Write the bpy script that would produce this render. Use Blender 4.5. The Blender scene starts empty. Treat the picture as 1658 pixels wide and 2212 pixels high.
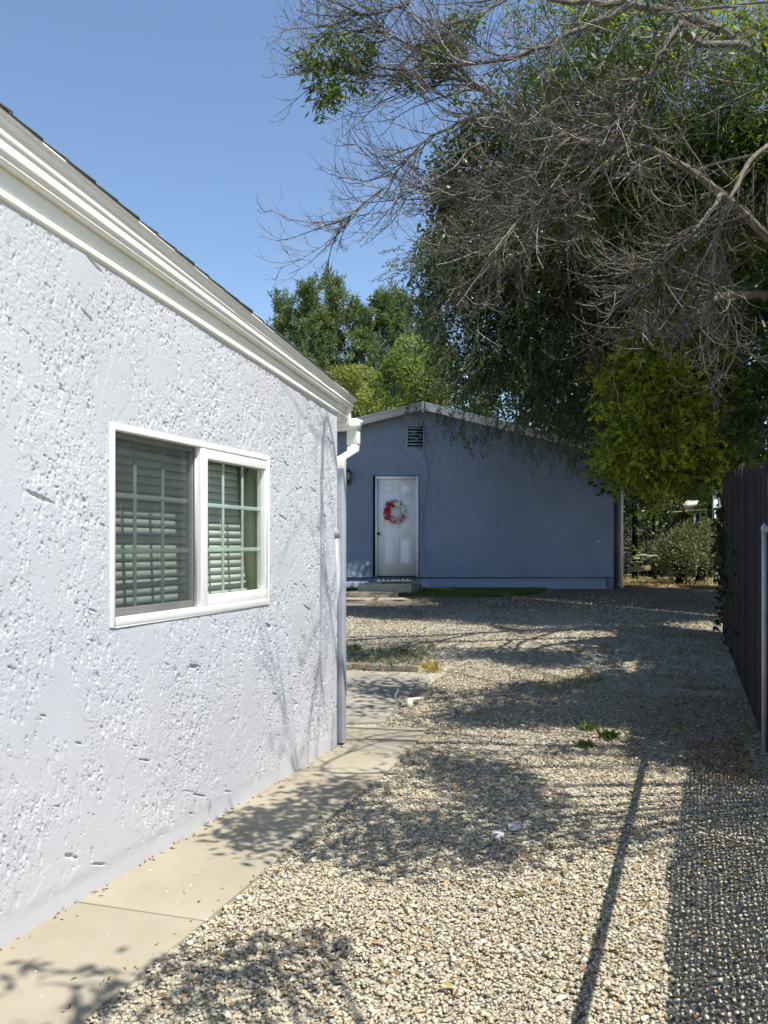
import bpy, bmesh, math, random
import numpy as np
from mathutils import Vector, Matrix, Quaternion
random.seed(7)
RNG = np.random.default_rng(11)
S = bpy.context.scene
COL = S.collection

# ------------------------------------------------------------------ camera
F = 1706.0; HOR = 1175.0; EYE = 1.5          # focal length and horizon in units of a 1658 wide picture
cam = bpy.data.cameras.new('camera'); camo = bpy.data.objects.new('camera', cam); COL.objects.link(camo)
camo.location = (0, 0, EYE); camo.rotation_euler = (math.radians(90), 0, 0)
cam.sensor_fit = 'VERTICAL'; cam.sensor_height = 36.0; cam.lens = 36.0*F/2212.0
cam.shift_y = (HOR-1106.0)/2212.0
cam.clip_start = .05; cam.clip_end = 1500
S.camera = camo
# ------------------------------------------------------------------ sky, sun, exposure
EL = math.radians(62.5); AZ = math.atan2(.765, -.644)
SUN = np.array([math.sin(AZ)*math.cos(EL), math.cos(AZ)*math.cos(EL), math.sin(EL)])
w = bpy.data.worlds.new('World'); S.world = w; w.use_nodes = True
nt = w.node_tree; bg = nt.nodes['Background']
sky = nt.nodes.new('ShaderNodeTexSky'); sky.sky_type = 'NISHITA'; sky.sun_disc = False
sky.sun_elevation = EL; sky.sun_rotation = AZ; sky.altitude = 200; sky.air_density = 1.0; sky.dust_density = .0; sky.ozone_density = 1.8
nt.links.new(sky.outputs[0], bg.inputs[0]); bg.inputs[1].default_value = .14
sl = bpy.data.lights.new('sun', 'SUN'); sl.energy = 5.0; sl.angle = math.radians(.38); sl.color = (1, .955, .87)
so = bpy.data.objects.new('sun', sl); COL.objects.link(so)
so.rotation_euler = Vector(SUN).to_track_quat('Z', 'Y').to_euler(); so.location = (5, -5, 20)
vs = S.view_settings; vs.view_transform = 'Standard'; vs.look = 'None'; vs.gamma = 1; vs.use_curve_mapping = False
vs.exposure = .55

# ------------------------------------------------------------------ basic helpers
U = np.array([.3437, .9391, 0]); N = np.array([.9391, -.3437, 0]); Z = np.array([0, 0, 1.])
V0 = -2.33                                    # the near house's wall lies this far along N
def W(t, v, z): return U*t + N*v + Z*z        # house frame -> world
def g(x, y):                                  # height of the ground
    y = np.asarray(y, float)
    a = np.clip((y-6.5)*.0555, 0, .58)
    return a
def at(x, y, d):                              # a point seen at picture x, y standing d metres ahead
    return np.array([(x-829)/F*d, d, EYE+(HOR-y)/F*d])
def gp(x, y):                                 # the ground point seen at picture x, y
    a, b = 1.0, 60.0
    for _ in range(50):
        m = (a+b)/2
        if EYE-(y-HOR)/F*m > g(0, m): a = m
        else: b = m
    return np.array([(x-829)/F*a, a, float(g(0, a))])

def link(name, me, m=None, parent=None):
    o = bpy.data.objects.new(name, me); COL.objects.link(o)
    if m is not None:
        if len(me.materials) == 0: me.materials.append(m)
    if parent is not None: o.parent = parent
    return o
def tag(o, label=None, cat=None, group=None, kind=None):
    if label: o['label'] = label
    if cat: o['category'] = cat
    if group: o['group'] = group
    if kind: o['kind'] = kind
    return o
def empty(name, label, cat, group=None, loc=(0, 0, 0)):
    o = bpy.data.objects.new(name, None); COL.objects.link(o); o.location = loc
    o.empty_display_size = .1
    return tag(o, label, cat, group)
def mesh_np(name, verts, quads=None, tris=None, col=None, smooth=False):
    me = bpy.data.meshes.new(name)
    verts = np.asarray(verts, np.float32).reshape(-1, 3)
    loops = []; starts = []; n = 0
    if quads is not None and len(quads):
        q = np.asarray(quads, np.int32).reshape(-1, 4); loops.append(q.ravel()); starts.append(np.arange(len(q))*4); n = q.size
    if tris is not None and len(tris):
        t = np.asarray(tris, np.int32).reshape(-1, 3); loops.append(t.ravel()); starts.append(n+np.arange(len(t))*3)
    loops = np.concatenate(loops); starts = np.concatenate(starts)
    me.vertices.add(len(verts)); me.vertices.foreach_set('co', verts.ravel())
    me.loops.add(len(loops)); me.loops.foreach_set('vertex_index', loops.astype(np.int32))
    me.polygons.add(len(starts)); me.polygons.foreach_set('loop_start', starts.astype(np.int32))
    if smooth: me.polygons.foreach_set('use_smooth', np.ones(len(starts), bool))
    me.update(calc_edges=True)
    if col is not None:
        a = me.color_attributes.new('Col', 'FLOAT_COLOR', 'POINT')
        c = np.ones((len(verts), 4), np.float32); c[:, :3] = col; a.data.foreach_set('color', c.ravel())
    return me
class MB:                                     # collects simple solids into one mesh
    def __init__(s): s.v = []; s.q = []; s.t = []
    def add(s, verts, quads=(), tris=()):
        n = len(s.v); s.v += [tuple(p) for p in verts]
        s.q += [tuple(i+n for i in f) for f in quads]; s.t += [tuple(i+n for i in f) for f in tris]; return s
    def hexa(s, p):                           # 8 corners: bottom ring 0-3, top ring 4-7
        return s.add(p, [(0, 3, 2, 1), (4, 5, 6, 7), (0, 1, 5, 4), (1, 2, 6, 5), (2, 3, 7, 6), (3, 0, 4, 7)])
    def box(s, x0, x1, y0, y1, z0, z1, fn=None):
        p = [(x0, y0, z0), (x1, y0, z0), (x1, y1, z0), (x0, y1, z0), (x0, y0, z1), (x1, y0, z1), (x1, y1, z1), (x0, y1, z1)]
        if fn: p = [tuple(fn(*q)) for q in p]
        return s.hexa(p)
    def prism(s, poly, a, b):                 # poly list of 3d points, extruded from offset a to b (vectors)
        n = len(poly); P = [np.add(p, a) for p in poly]+[np.add(p, b) for p in poly]
        k = len(s.v); s.v += [tuple(p) for p in P]
        for i in range(n): s.q.append((k+i, k+(i+1) % n, k+n+(i+1) % n, k+n+i))
        for i in range(1, n-1):
            s.t.append((k, k+i+1, k+i)); s.t.append((k+n, k+n+i, k+n+i+1))
        return s
    def tube(s, pts, r, n=10, cap=True):
        pts = [np.array(p, float) for p in pts]; rr = r if hasattr(r, '__len__') else [r]*len(pts)
        k = len(s.v); ref = None
        for i, p in enumerate(pts):
            d = pts[min(i+1, len(pts)-1)]-pts[max(i-1, 0)]; d = d/(np.linalg.norm(d)+1e-9)
            if ref is None: ref = np.array([0, 0, 1.]) if abs(d[2]) < .9 else np.array([1., 0, 0])
            a = np.cross(d, ref); a /= np.linalg.norm(a)+1e-9; b = np.cross(d, a); ref = np.cross(a, d)
            ref = ref/np.linalg.norm(ref)
            for j in range(n):
                th = 2*math.pi*j/n; s.v.append(tuple(p+rr[i]*(a*math.cos(th)+b*math.sin(th))))
        for i in range(len(pts)-1):
            for j in range(n):
                s.q.append((k+i*n+j, k+i*n+(j+1) % n, k+(i+1)*n+(j+1) % n, k+(i+1)*n+j))
        if cap:
            for base, fl in ((k, 1), (k+(len(pts)-1)*n, 0)):
                for j in range(1, n-1):
                    s.t.append((base, base+j+1, base+j) if fl else (base, base+j, base+j+1))
        return s
    def build(s, name, m=None, parent=None, smooth=False, bevel=0, keep=False):
        me = mesh_np(name, s.v, s.q, s.t, smooth=smooth)
        bm = bmesh.new(); bm.from_mesh(me); 
        if not keep: bmesh.ops.recalc_face_normals(bm, faces=bm.faces)
        if bevel:
            bmesh.ops.remove_doubles(bm, verts=bm.verts, dist=1e-5)
            try: bmesh.ops.bevel(bm, geom=[e for e in bm.edges if len(e.link_faces) == 2 and e.calc_face_angle(0) > .6], offset=bevel, segments=2, affect='EDGES', profile=.6)
            except Exception: pass
        bm.to_mesh(me); bm.free()
        return link(name, me, m, parent)
def HB(t0, t1, v0, v1, z0, z1): return MB().box(t0, t1, v0, v1, z0, z1, fn=W)

# ------------------------------------------------------------------ materials
def mat(name, c, rough=.8, var=.15, scale=6, bump=0, bscale=60, spec=.3, c2=None, attr=False, metal=0, dist=.01, stretch=None, detail=6):
    m = bpy.data.materials.new(name); m.use_nodes = True; t = m.node_tree; L = t.links
    p = t.nodes['Principled BSDF']; p.inputs['Roughness'].default_value = rough; p.inputs['Specular IOR Level'].default_value = spec
    p.inputs['Metallic'].default_value = metal
    tc = t.nodes.new('ShaderNodeTexCoord'); mp = t.nodes.new('ShaderNodeMapping'); L.new(tc.outputs['Object'], mp.inputs[0])
    if stretch: mp.inputs['Scale'].default_value = stretch
    nz = t.nodes.new('ShaderNodeTexNoise'); nz.inputs['Scale'].default_value = scale; nz.inputs['Detail'].default_value = detail; nz.inputs['Roughness'].default_value = .65
    L.new(mp.outputs[0], nz.inputs['Vector'])
    cr = t.nodes.new('ShaderNodeValToRGB'); L.new(nz.outputs['Fac'], cr.inputs[0])
    c = np.array(c, float); cc2 = np.array(c2, float) if c2 is not None else c*(1+var)
    cr.color_ramp.elements[0].position = .32; cr.color_ramp.elements[1].position = .68
    a = c*(1-var) if c2 is None else c
    cr.color_ramp.elements[0].color = (*a, 1); cr.color_ramp.elements[1].color = (*np.minimum(cc2, 1), 1)
    out = cr.outputs[0]
    if attr:
        an = t.nodes.new('ShaderNodeAttribute'); an.attribute_name = 'Col'
        mx = t.nodes.new('ShaderNodeMix'); mx.data_type = 'RGBA'; mx.blend_type = 'MULTIPLY'; mx.inputs[0].default_value = 1
        L.new(out, mx.inputs[6]); L.new(an.outputs['Color'], mx.inputs[7]); out = mx.outputs[2]
    L.new(out, p.inputs['Base Color'])
    if bump:
        n2 = t.nodes.new('ShaderNodeTexNoise'); n2.inputs['Scale'].default_value = bscale; n2.inputs['Detail'].default_value = 8; n2.inputs['Roughness'].default_value = .6
        L.new(mp.outputs[0], n2.inputs['Vector'])
        b = t.nodes.new('ShaderNodeBump'); b.inputs['Strength'].default_value = bump; b.inputs['Distance'].default_value = dist
        L.new(n2.outputs['Fac'], b.inputs['Height']); L.new(b.outputs[0], p.inputs['Normal'])
    return m
def leafmat(name, c, trans=.35, c2=None, rough=.5, spec=.25):
    m = mat(name, c, rough, .25, 3, spec=spec, attr=True, c2=c2)
    t = m.node_tree; L = t.links; p = t.nodes['Principled BSDF']; o = t.nodes['Material Output']
    tr = t.nodes.new('ShaderNodeBsdfTranslucent'); src = p.inputs['Base Color'].links[0].from_socket
    hs = t.nodes.new('ShaderNodeHueSaturation'); hs.inputs['Hue'].default_value = .485; hs.inputs['Value'].default_value = 1.7; hs.inputs['Saturation'].default_value = 1.15
    L.new(src, hs.inputs['Color']); L.new(hs.outputs[0], tr.inputs[0])
    mx = t.nodes.new('ShaderNodeMixShader'); mx.inputs[0].default_value = trans
    L.new(p.outputs[0], mx.inputs[1]); L.new(tr.outputs[0], mx.inputs[2]); L.new(mx.outputs[0], o.inputs[0])
    return m
def glassmat(name, tint, refl=.08):
    m = bpy.data.materials.new(name); m.use_nodes = True; t = m.node_tree; t.nodes.clear(); L = t.links
    o = t.nodes.new('ShaderNodeOutputMaterial'); a = t.nodes.new('ShaderNodeBsdfTransparent'); a.inputs[0].default_value = (*tint, 1)
    b = t.nodes.new('ShaderNodeBsdfGlossy'); b.inputs['Roughness'].default_value = .02
    lw = t.nodes.new('ShaderNodeLayerWeight'); lw.inputs[0].default_value = .5
    pw = t.nodes.new('ShaderNodeMath'); pw.operation = 'POWER'; pw.inputs[1].default_value = 4; L.new(lw.outputs['Facing'], pw.inputs[0])
    fr = t.nodes.new('ShaderNodeMath'); fr.operation = 'MULTIPLY_ADD'; fr.inputs[1].default_value = .8; fr.inputs[2].default_value = .05; L.new(pw.outputs[0], fr.inputs[0])
    mx = t.nodes.new('ShaderNodeMixShader'); L.new(fr.outputs[0], mx.inputs[0]); L.new(a.outputs[0], mx.inputs[1]); L.new(b.outputs[0], mx.inputs[2]); L.new(mx.outputs[0], o.inputs[0])
    return m
def screenmat(name, c, op):
    m = bpy.data.materials.new(name); m.use_nodes = True; t = m.node_tree; t.nodes.clear(); L = t.links
    o = t.nodes.new('ShaderNodeOutputMaterial'); a = t.nodes.new('ShaderNodeBsdfTransparent')
    b = t.nodes.new('ShaderNodeBsdfDiffuse'); b.inputs[0].default_value = (*c, 1)
    mx = t.nodes.new('ShaderNodeMixShader'); mx.inputs[0].default_value = op
    L.new(a.outputs[0], mx.inputs[1]); L.new(b.outputs[0], mx.inputs[2]); L.new(mx.outputs[0], o.inputs[0]); return m
PAINT = (.515, .522, .55)
M_stucco = mat('stucco_near', PAINT, .92, .045, 1.3, .7, 230, .10, dist=.0028)
M_stucco_far = mat('stucco_far', (.215, .27, .365), .9, .10, .9, .8, 30, .15, dist=.02)
M_found = mat('foundation_paint', (.23, .28, .37), .75, .06, 5, .15, 60)
M_white = mat('white_paint', (.80, .79, .75), .55, .04, 5, .12, 70, dist=.003)
M_cream = mat('aged_white_paint', (.74, .73, .66), .6, .09, 4, .25, 50, c2=(.82, .81, .76), dist=.004)
M_vinyl = mat('white_vinyl', (.82, .81, .77), .35, .03, 8, spec=.5)
M_door = mat('door_paint', (.84, .85, .87), .45, .02, 4, spec=.4)
M_spout = mat('spout_paint', (.37, .39, .43), .4, .07, 9, .1, 40, spec=.4)
M_conc = mat('walk_concrete', (.27, .238, .175), .92, .1, .9, .3, 160, c2=(.375, .34, .262), dist=.004)
M_conc2 = mat('patio_concrete', (.24, .225, .19), .92, .1, 2.2, .3, 120, c2=(.34, .315, .25), dist=.005)
M_stone = mat('paver_stone', (.22, .20, .16), .9, .2, 5, .5, 40, c2=(.40, .36, .27))
M_brick = mat('edging_brick', (.21, .19, .15), .9, .2, 9, .6, 60)
M_dark = mat('dark_gap', (.012, .012, .015), .9)
M_black = mat('black_metal', (.02, .02, .022), .4, spec=.5)
M_shingle = mat('roof_shingle', (.10, .115, .10), .95, .25, 30, .6, 200)
M_louvre = mat('vent_paint', (.36, .41, .50), .7)
M_interior = mat('interior_plaster', (.30, .30, .24), .9)
M_reveal = mat('reveal_paint', (.60, .60, .44), .8)
M_slat = mat('blind_slat', (.74, .74, .71), .5, .02)
M_glass = glassmat('window_glass', (.90, .97, .91)); M_glass2 = glassmat('window_glass_screened', (.80, .90, .84))
M_screen = screenmat('insect_screen', (.05, .05, .055), .42)
M_munt = mat('muntin_bar', (.47, .51, .49), .5)
M_sashgrey = mat('sash_in_screen_grey', (.42, .42, .40), .5)
M_grey = mat('galvanised_post', (.45, .46, .46), .6, .1, 12)
M_bark = mat('grey_bark', (.11, .095, .08), .95, .3, 10, .8, 50, c2=(.25, .22, .185))
M_twig = mat('dry_twig', (.13, .115, .10), .9, .3, 5, c2=(.37, .34, .30), attr=True)
M_reed = mat('reed_screen', (.045, .035, .03), .95, .3, 25, .7, 60, c2=(.085, .066, .056), attr=True, stretch=(1, 1, .1))
M_reedb = mat('dark_board', (.05, .045, .04), .9, .3, 12)
M_cloth = mat('shade_cloth', (.03, .03, .03), .9)
M_mat = mat('coir_mat', (.30, .17, .065), .95, .2, 60, .6, 200)
M_wood = mat('weathered_wood', (.26, .19, .11), .9, .25, 8, .4, 40, stretch=(1, 1, 6))
M_bamboo = mat('bamboo', (.42, .35, .20), .6)
M_pvc = mat('pvc_fitting', (.72, .68, .55), .5)
M_teal = mat('teal_plastic', (.02, .16, .13), .5)
M_lichen = mat('pale_board', (.62, .62, .56), .8)

# ------------------------------------------------------------------ noise fields (plain arrays, for real relief)
def fnoise(ny, nx, sy, sx, seed, tilt=0.):
    r = np.random.default_rng(seed); a = r.standard_normal((ny, nx)); A = np.fft.rfft2(a)
    fy = np.fft.fftfreq(ny)[:, None]; fx = np.fft.rfftfreq(nx)[None]
    fx2 = fx+tilt*fy
    A *= np.exp(-2*(math.pi**2)*((fy*sy)**2+(fx2*sx)**2)); b = np.fft.irfft2(A, (ny, nx)); return (b-b.mean())/b.std()
def sstep(x, a, b): x = np.clip((x-a)/(b-a), 0, 1); return x*x*(3-2*x)

# ================================================================== GROUND
def ground():
    ys = np.concatenate([np.arange(-12, 1.5, .5), np.arange(1.5, 9, .06), np.arange(9, 19, .16), np.arange(19, 60, 2.), [80, 120, 200, 400, 900]])
    xs = np.concatenate([[-900, -400, -150, -60, -30, -15], np.arange(-8, -2.5, .5), np.arange(-2.5, 4.2, .06), np.arange(4.2, 12, .5), [15, 30, 60, 150, 400, 900]])
    X, Y = np.meshgrid(xs, ys); n1 = fnoise(len(ys), len(xs), 6, 6, 3)
    v = X*N[0]+Y*N[1]
    H = g(X, Y)+.004*n1*(v > V0+.62)
    H = np.where(Y > 60, .58, H)-.006
    P = np.stack([X, Y, H], -1).reshape(-1, 3); nx = len(xs); i = np.arange(len(ys)-1)[:, None]*nx+np.arange(nx-1)[None]
    q = np.stack([i, i+1, i+nx+1, i+nx], -1).reshape(-1, 4)
    m = bpy.data.materials.new('gravel_ground'); m.use_nodes = True; t = m.node_tree; L = t.links; p = t.nodes['Principled BSDF']; p.inputs['Roughness'].default_value = .95; p.inputs['Specular IOR Level'].default_value = .1
    tc = t.nodes.new('ShaderNodeTexCoord')
    vo = t.nodes.new('ShaderNodeTexVoronoi'); vo.inputs['Scale'].default_value = 42; L.new(tc.outputs['Object'], vo.inputs['Vector'])
    cr = t.nodes.new('ShaderNodeValToRGB'); e = cr.color_ramp.elements; e[0].position = .1; e[0].color = (.30, .27, .205, 1); e[1].position = .9; e[1].color = (.50, .46, .37, 1)
    sx = t.nodes.new('ShaderNodeSeparateColor'); L.new(vo.outputs['Color'], sx.inputs[0]); L.new(sx.outputs[0], cr.inputs[0])
    nz = t.nodes.new('ShaderNodeTexNoise'); nz.inputs['Scale'].default_value = 1.3; nz.inputs['Detail'].default_value = 7; nz.inputs['Roughness'].default_value = .7; L.new(tc.outputs['Object'], nz.inputs['Vector'])
    c2 = t.nodes.new('ShaderNodeValToRGB'); e = c2.color_ramp.elements; e[0].position = .50; e[0].color = (0, 0, 0, 1); e[1].position = .64; e[1].color = (1, 1, 1, 1); L.new(nz.outputs['Fac'], c2.inputs[0])
    mx = t.nodes.new('ShaderNodeMix'); mx.data_type = 'RGBA'; L.new(c2.outputs[0], mx.inputs[0]); L.new(cr.outputs[0], mx.inputs[6]); mx.inputs[7].default_value = (.31, .25, .165, 1)
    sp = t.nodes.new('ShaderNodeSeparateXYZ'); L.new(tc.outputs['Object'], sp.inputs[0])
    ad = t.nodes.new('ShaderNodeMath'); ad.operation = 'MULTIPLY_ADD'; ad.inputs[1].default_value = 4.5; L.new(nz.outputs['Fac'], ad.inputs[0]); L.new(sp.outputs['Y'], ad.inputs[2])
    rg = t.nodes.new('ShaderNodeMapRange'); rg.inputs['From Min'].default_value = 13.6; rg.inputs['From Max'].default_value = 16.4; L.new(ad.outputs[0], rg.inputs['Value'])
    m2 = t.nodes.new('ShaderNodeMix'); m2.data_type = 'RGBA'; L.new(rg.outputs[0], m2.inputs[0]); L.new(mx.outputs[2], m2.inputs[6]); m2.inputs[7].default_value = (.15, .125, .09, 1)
    L.new(m2.outputs[2], p.inputs['Base Color'])
    b = t.nodes.new('ShaderNodeBump'); b.inputs['Distance'].default_value = .02; b.inputs['Strength'].default_value = .8; b.invert = True; L.new(vo.outputs['Distance'], b.inputs['Height']); L.new(b.outputs[0], p.inputs['Normal'])
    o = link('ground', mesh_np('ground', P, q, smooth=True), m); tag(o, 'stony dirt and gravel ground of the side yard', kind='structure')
ground()

def slab(name, pts, top, thick, m, label, seg=None):
    P = []
    for (x, y) in pts: a = gp(x, y); P.append(np.array([a[0], a[1], a[2]]))
    b = MB().prism(P, (0, 0, top-thick), (0, 0, top)); o = b.build(name, m, bevel=.006); tag(o, label, kind='structure'); return o
# walkway along the wall, in two pours with a crack between
def hp(t, v): return W(t, v, 0)
tc1 = None
cr_a = gp(165, 1955); cr_b = gp(410, 1990); ta = cr_a@U; tb = cr_b@U
def walk(name, poly, label):
    o = MB().prism(poly, (0, 0, -.08), (0, 0, .014)).build(name, M_conc, bevel=.004); tag(o, label, kind='structure')
walk('walkway', [hp(-3, V0-.01), hp(-3, -1.72), hp(tb-.004, -1.735), hp(ta-.004, V0-.01)], 'near pour of the tan concrete walkway along the house wall')
ce = [gp(870, 1640), gp(925, 1576), gp(745, 1568)]
far = [hp(ta+.004, V0-.01), hp(tb+.004, -1.735), W(4.0, -1.75, 0), gp(600, 1860)*[1, 1, 0], gp(800, 1700)*[1, 1, 0], ce[0]*[1, 1, 0], ce[1]*[1, 1, 0], ce[2]*[1, 1, 0]-[1.2, .0, 0], hp(5.30, V0-.25), hp(5.30, V0-.01)]
far = [far[0], far[1], far[3], far[4], far[5], far[6], far[7], far[9]]
walk('walkway', far, 'far pour of the tan concrete walkway at the house corner')
pts = [(700, 1566), (832, 1563), (860, 1525), (900, 1495), (930, 1470), (925, 1463), (745, 1455), (520, 1450), (480, 1560)]
slab('patio', pts, .02, .12, M_conc2, 'grey concrete patio slab beyond the house corner, dappled')

# ---- gravel stones, real little stones near the camera
ICO = None
def ico():
    bm = bmesh.new(); bmesh.ops.create_icosphere(bm, subdivisions=1, radius=1); bm.verts.ensure_lookup_table()
    v = np.array([p.co for p in bm.verts]); f = np.array([[q.index for q in fc.verts] for fc in bm.faces]); bm.free(); return v, f
IV, IF = ico()
OV = np.array([[1, 0, 0], [0, 1, 0], [-1, 0, 0], [0, -1, 0], [0, 0, 1.], [0, 0, -.6]]); OF = np.array([[0, 1, 4], [1, 2, 4], [2, 3, 4], [3, 0, 4]])
BV = np.array([[x, y, z] for z in (-.62, .62) for x, y in ((-.62, -.62), (.62, -.62), (.62, .62), (-.62, .62))], float)*1.15
BF = np.array([[0, 1, 5], [0, 5, 4], [1, 2, 6], [1, 6, 5], [2, 3, 7], [2, 7, 6], [3, 0, 4], [3, 4, 7], [4, 5, 6], [4, 6, 7], [0, 2, 1], [0, 3, 2]])
def rotm(n, rng):
    q = rng.standard_normal((n, 4)); q /= np.linalg.norm(q, axis=1)[:, None]; a, b, c, d = q.T
    return np.stack([1-2*(c*c+d*d), 2*(b*c-d*a), 2*(b*d+c*a), 2*(b*c+d*a), 1-2*(b*b+d*d), 2*(c*d-b*a), 2*(b*d-c*a), 2*(c*d+b*a), 1-2*(b*b+c*c)], -1).reshape(n, 3, 3)
PAL = np.array([[.43, .395, .31], [.47, .44, .355], [.37, .34, .27], [.54, .51, .43], [.33, .30, .25], [.42, .345, .235], [.60, .58, .51], [.34, .335, .30]])*np.array([1.16, 1.12, 1.04])
def inpoly(x, y, poly):
    c = np.zeros(len(x), bool); j = len(poly)-1
    for i in range(len(poly)):
        xi, yi = poly[i][:2]; xj, yj = poly[j][:2]
        c ^= ((yi > y) != (yj > y)) & (x < (xj-xi)*(y-yi)/(yj-yi+1e-12)+xi); j = i
    return c
PATIO = [gp(*p)[:2] for p in pts]; WALK = [p[:2] for p in far]
def stones(n, t0, t1, v0, v1, size, V, Fc, seed):
    r = np.random.default_rng(seed); t = r.uniform(t0, t1, n); v = r.uniform(v0, v1, n)
    x = U[0]*t+N[0]*v; y = U[1]*t+N[1]*v
    edge = -1.735+.02*np.sin(t*9)+.012*np.sin(t*23)+np.abs(r.normal(0, .015, n))-.02
    keep = (v > edge) & ~inpoly(x, y, PATIO) & ~((t > tb) & inpoly(x, y, WALK)) & (np.abs(x) < y*.52+.25) & ((y < 13) | (r.random(n) < 1-sstep(y, 12.5, 16.2))) & (y < 16.2)
    keep |= (t > 5.6) & (v <= edge) & ~inpoly(x, y, PATIO) & ~inpoly(x, y, WALK) & (y > 6.2) & ((y < 13) | (r.random(n) < .4)) & (y < 15) & (np.abs(x) < y*.52)
    pat = fnoise(64, 64, 3, 3, 5); pi = ((y*4).astype(int) % 64, (x*4).astype(int) % 64)
    keep &= ~((pat[pi] > .75) & (y > 4.6) & (r.random(n) < .75)); keep &= ~((pat[(pi[0]*3) % 64, (pi[1]*3+9) % 64] > 1.2) & (r.random(n) < .35))
    t, v, x, y = t[keep], v[keep], x[keep], y[keep]; n = len(t)
    s = size*np.clip(r.lognormal(0, .32, n), .5, 2.1)
    J = V[None]*(1+r.uniform(-.42, .38, (n, len(V), 1)))*(s[:, None, None])*np.stack([r.uniform(.75, 1.25, n), r.uniform(.6, 1, n), r.uniform(.4, .75, n)], -1)[:, None]
    P = np.einsum('nij,nkj->nki', rotm(n, r), J); P[..., 2] *= .55
    hz = g(x, y)+r.uniform(-.005, .004, n)+.006*(r.random(n) < .25)
    P += np.stack([x, y, hz], -1)[:, None]
    c = PAL[r.choice(len(PAL), n, p=[.25, .2, .17, .12, .08, .06, .05, .07])]*r.uniform(.85, 1.15, (n, 1))*(1-.38*(sstep(v, -.9, .2)*sstep(y, 4.6, 6.5))[:, None]*np.array([.9, 1, 1.1]))  # right side: brown litter tone, plus deeper shade put into the stone colour
    C = np.repeat(c[:, None], len(V), 1).reshape(-1, 3); f = (np.arange(n)[:, None, None]*len(V)+Fc[None]).reshape(-1, 3)
    return P.reshape(-1, 3), f, C
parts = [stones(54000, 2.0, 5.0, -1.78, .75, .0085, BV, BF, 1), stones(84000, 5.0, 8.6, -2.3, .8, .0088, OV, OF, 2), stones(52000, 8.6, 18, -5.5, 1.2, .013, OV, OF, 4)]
off = 0; PV = []; PF = []; PC = []
for v, f, c in parts: PV.append(v); PF.append(f+off); PC.append(c); off += len(v)
M_gravel = mat('gravel_stone', (.85, .85, .85), .9, .1, 90, c2=(1.1, 1.1, 1.1), attr=True, spec=.15)
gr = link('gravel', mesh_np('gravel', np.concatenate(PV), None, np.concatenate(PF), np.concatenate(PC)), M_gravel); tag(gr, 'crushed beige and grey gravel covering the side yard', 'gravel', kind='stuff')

# ================================================================== NEAR HOUSE
house = empty('house', 'pale lavender grey stucco house with white sliding window, filling the left', 'house')
TC = 5.343                                     # corner
def top(t): return 2.772-.0975*(t-2.249)
WT0, WT1, WZ0, WZ1 = 2.844, 4.302, 1.130, 2.037
def nearwall():
    t = np.arange(2.0, TC+.001, .0040); z = np.arange(-.02, 2.82, .0042); nx, nz = len(t), len(z)
    T, ZZ = np.meshgrid(t, z)
    pitn = fnoise(nz, nx, 3.2, .85, 21, .26)*.76+fnoise(nz, nx, 11, 1.0, 22, .33)*.52+fnoise(nz, nx, .6, .45, 31)*.24
    patch = fnoise(nz, nx, 34, 25, 23); patch2 = fnoise(nz, nx, 11, 9, 24); strk = fnoise(nz, nx, 28, 3.2, 32, .10)
    thr = 1.10-.28*patch-.20*patch2-.24*strk
    pit = sstep(pitn, thr, thr+.24)
    gash = sstep(fnoise(nz, nx, 10, .9, 25, .30)+.25*fnoise(nz, nx, .8, .8, 33), 2.45, 2.62)+sstep(fnoise(nz, nx, 1.3, 9, 28, -.35)+.25*fnoise(nz, nx, .8, .8, 34), 2.65, 2.85)
    rough = sstep(patch+.5*patch2, -1.5, .2)
    ed = fnoise(nz, nx, 20, 12, 26); ridge = sstep(ed, .98, 1.03)*.0014-sstep(ed, -1.33, -1.28)*.0013
    H = .0080-.0055*pit*(.6+.4*rough)-.009*np.clip(gash, 0, 1)+ridge+.00050*fnoise(nz, nx, .6, .6, 27)*(.2+rough)+.0016*fnoise(nz, nx, 50, 50, 29)
    # smooth band at the foot of the wall and round the window
    foot = sstep(ZZ, .07, .14); H = H*foot+.006*(1-foot)
    dw = np.maximum(np.maximum(WT0-T, T-WT1), np.maximum(WZ0-ZZ, ZZ-WZ1)); near = 1-sstep(dw, .005, .035); H = H*(1-.6*near)+.0055*.6*near
    ci = [0]
    while ci[-1] < nx-1: ci.append(min(nx-1, ci[-1]+(1 if (t[ci[-1]] < 3.3 or len(ci) % 2) else 2)))       # wider columns further away
    T, ZZ, H = T[:, ci], ZZ[:, ci], H[:, ci]; nx = len(ci)
    P = U*T[..., None]+N*(V0+H)[..., None]+Z*ZZ[..., None]
    i = np.arange(nz-1)[:, None]*nx+np.arange(nx-1)[None]; q = np.stack([i, i+1, i+nx+1, i+nx], -1)
    tm, zm = T[:-1, :-1]+.0021, ZZ[:-1, :-1]+.0021
    ok = (zm < top(tm)+.03) & ~((tm > WT0+.02) & (tm < WT1-.02) & (zm > WZ0+.02) & (zm < WZ1-.02))
    q = q[ok][:, ::-1]
    used = np.unique(q); remap = -np.ones(nx*nz, int); remap[used] = np.arange(len(used))
    o = link('wall', mesh_np('wall', P.reshape(-1, 3)[used], remap[q], smooth=False), M_stucco, house)
nearwall()
# plain wall further back towards the camera, eave side wall, far end walls
b = MB()
b.prism([W(-5, V0, -.1), W(2.0, V0, -.1), W(2.0, V0, top(2.0)+.03), W(-5, V0, top(-5)+.03)], (0, 0, 0), -N*.004); b.build('wall', M_stucco, house)
HB(TC-.15, TC-.001, V0-8, V0-.002, -.1, 2.44).build('wall', M_stucco, house)
HB(-5, TC, V0-8.1, V0-8, -.1, 2.44).build('wall', M_stucco, house)
HB(-5.1, -5, V0-8, V0, -.1, 3.4).build('wall', M_stucco, house)
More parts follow.
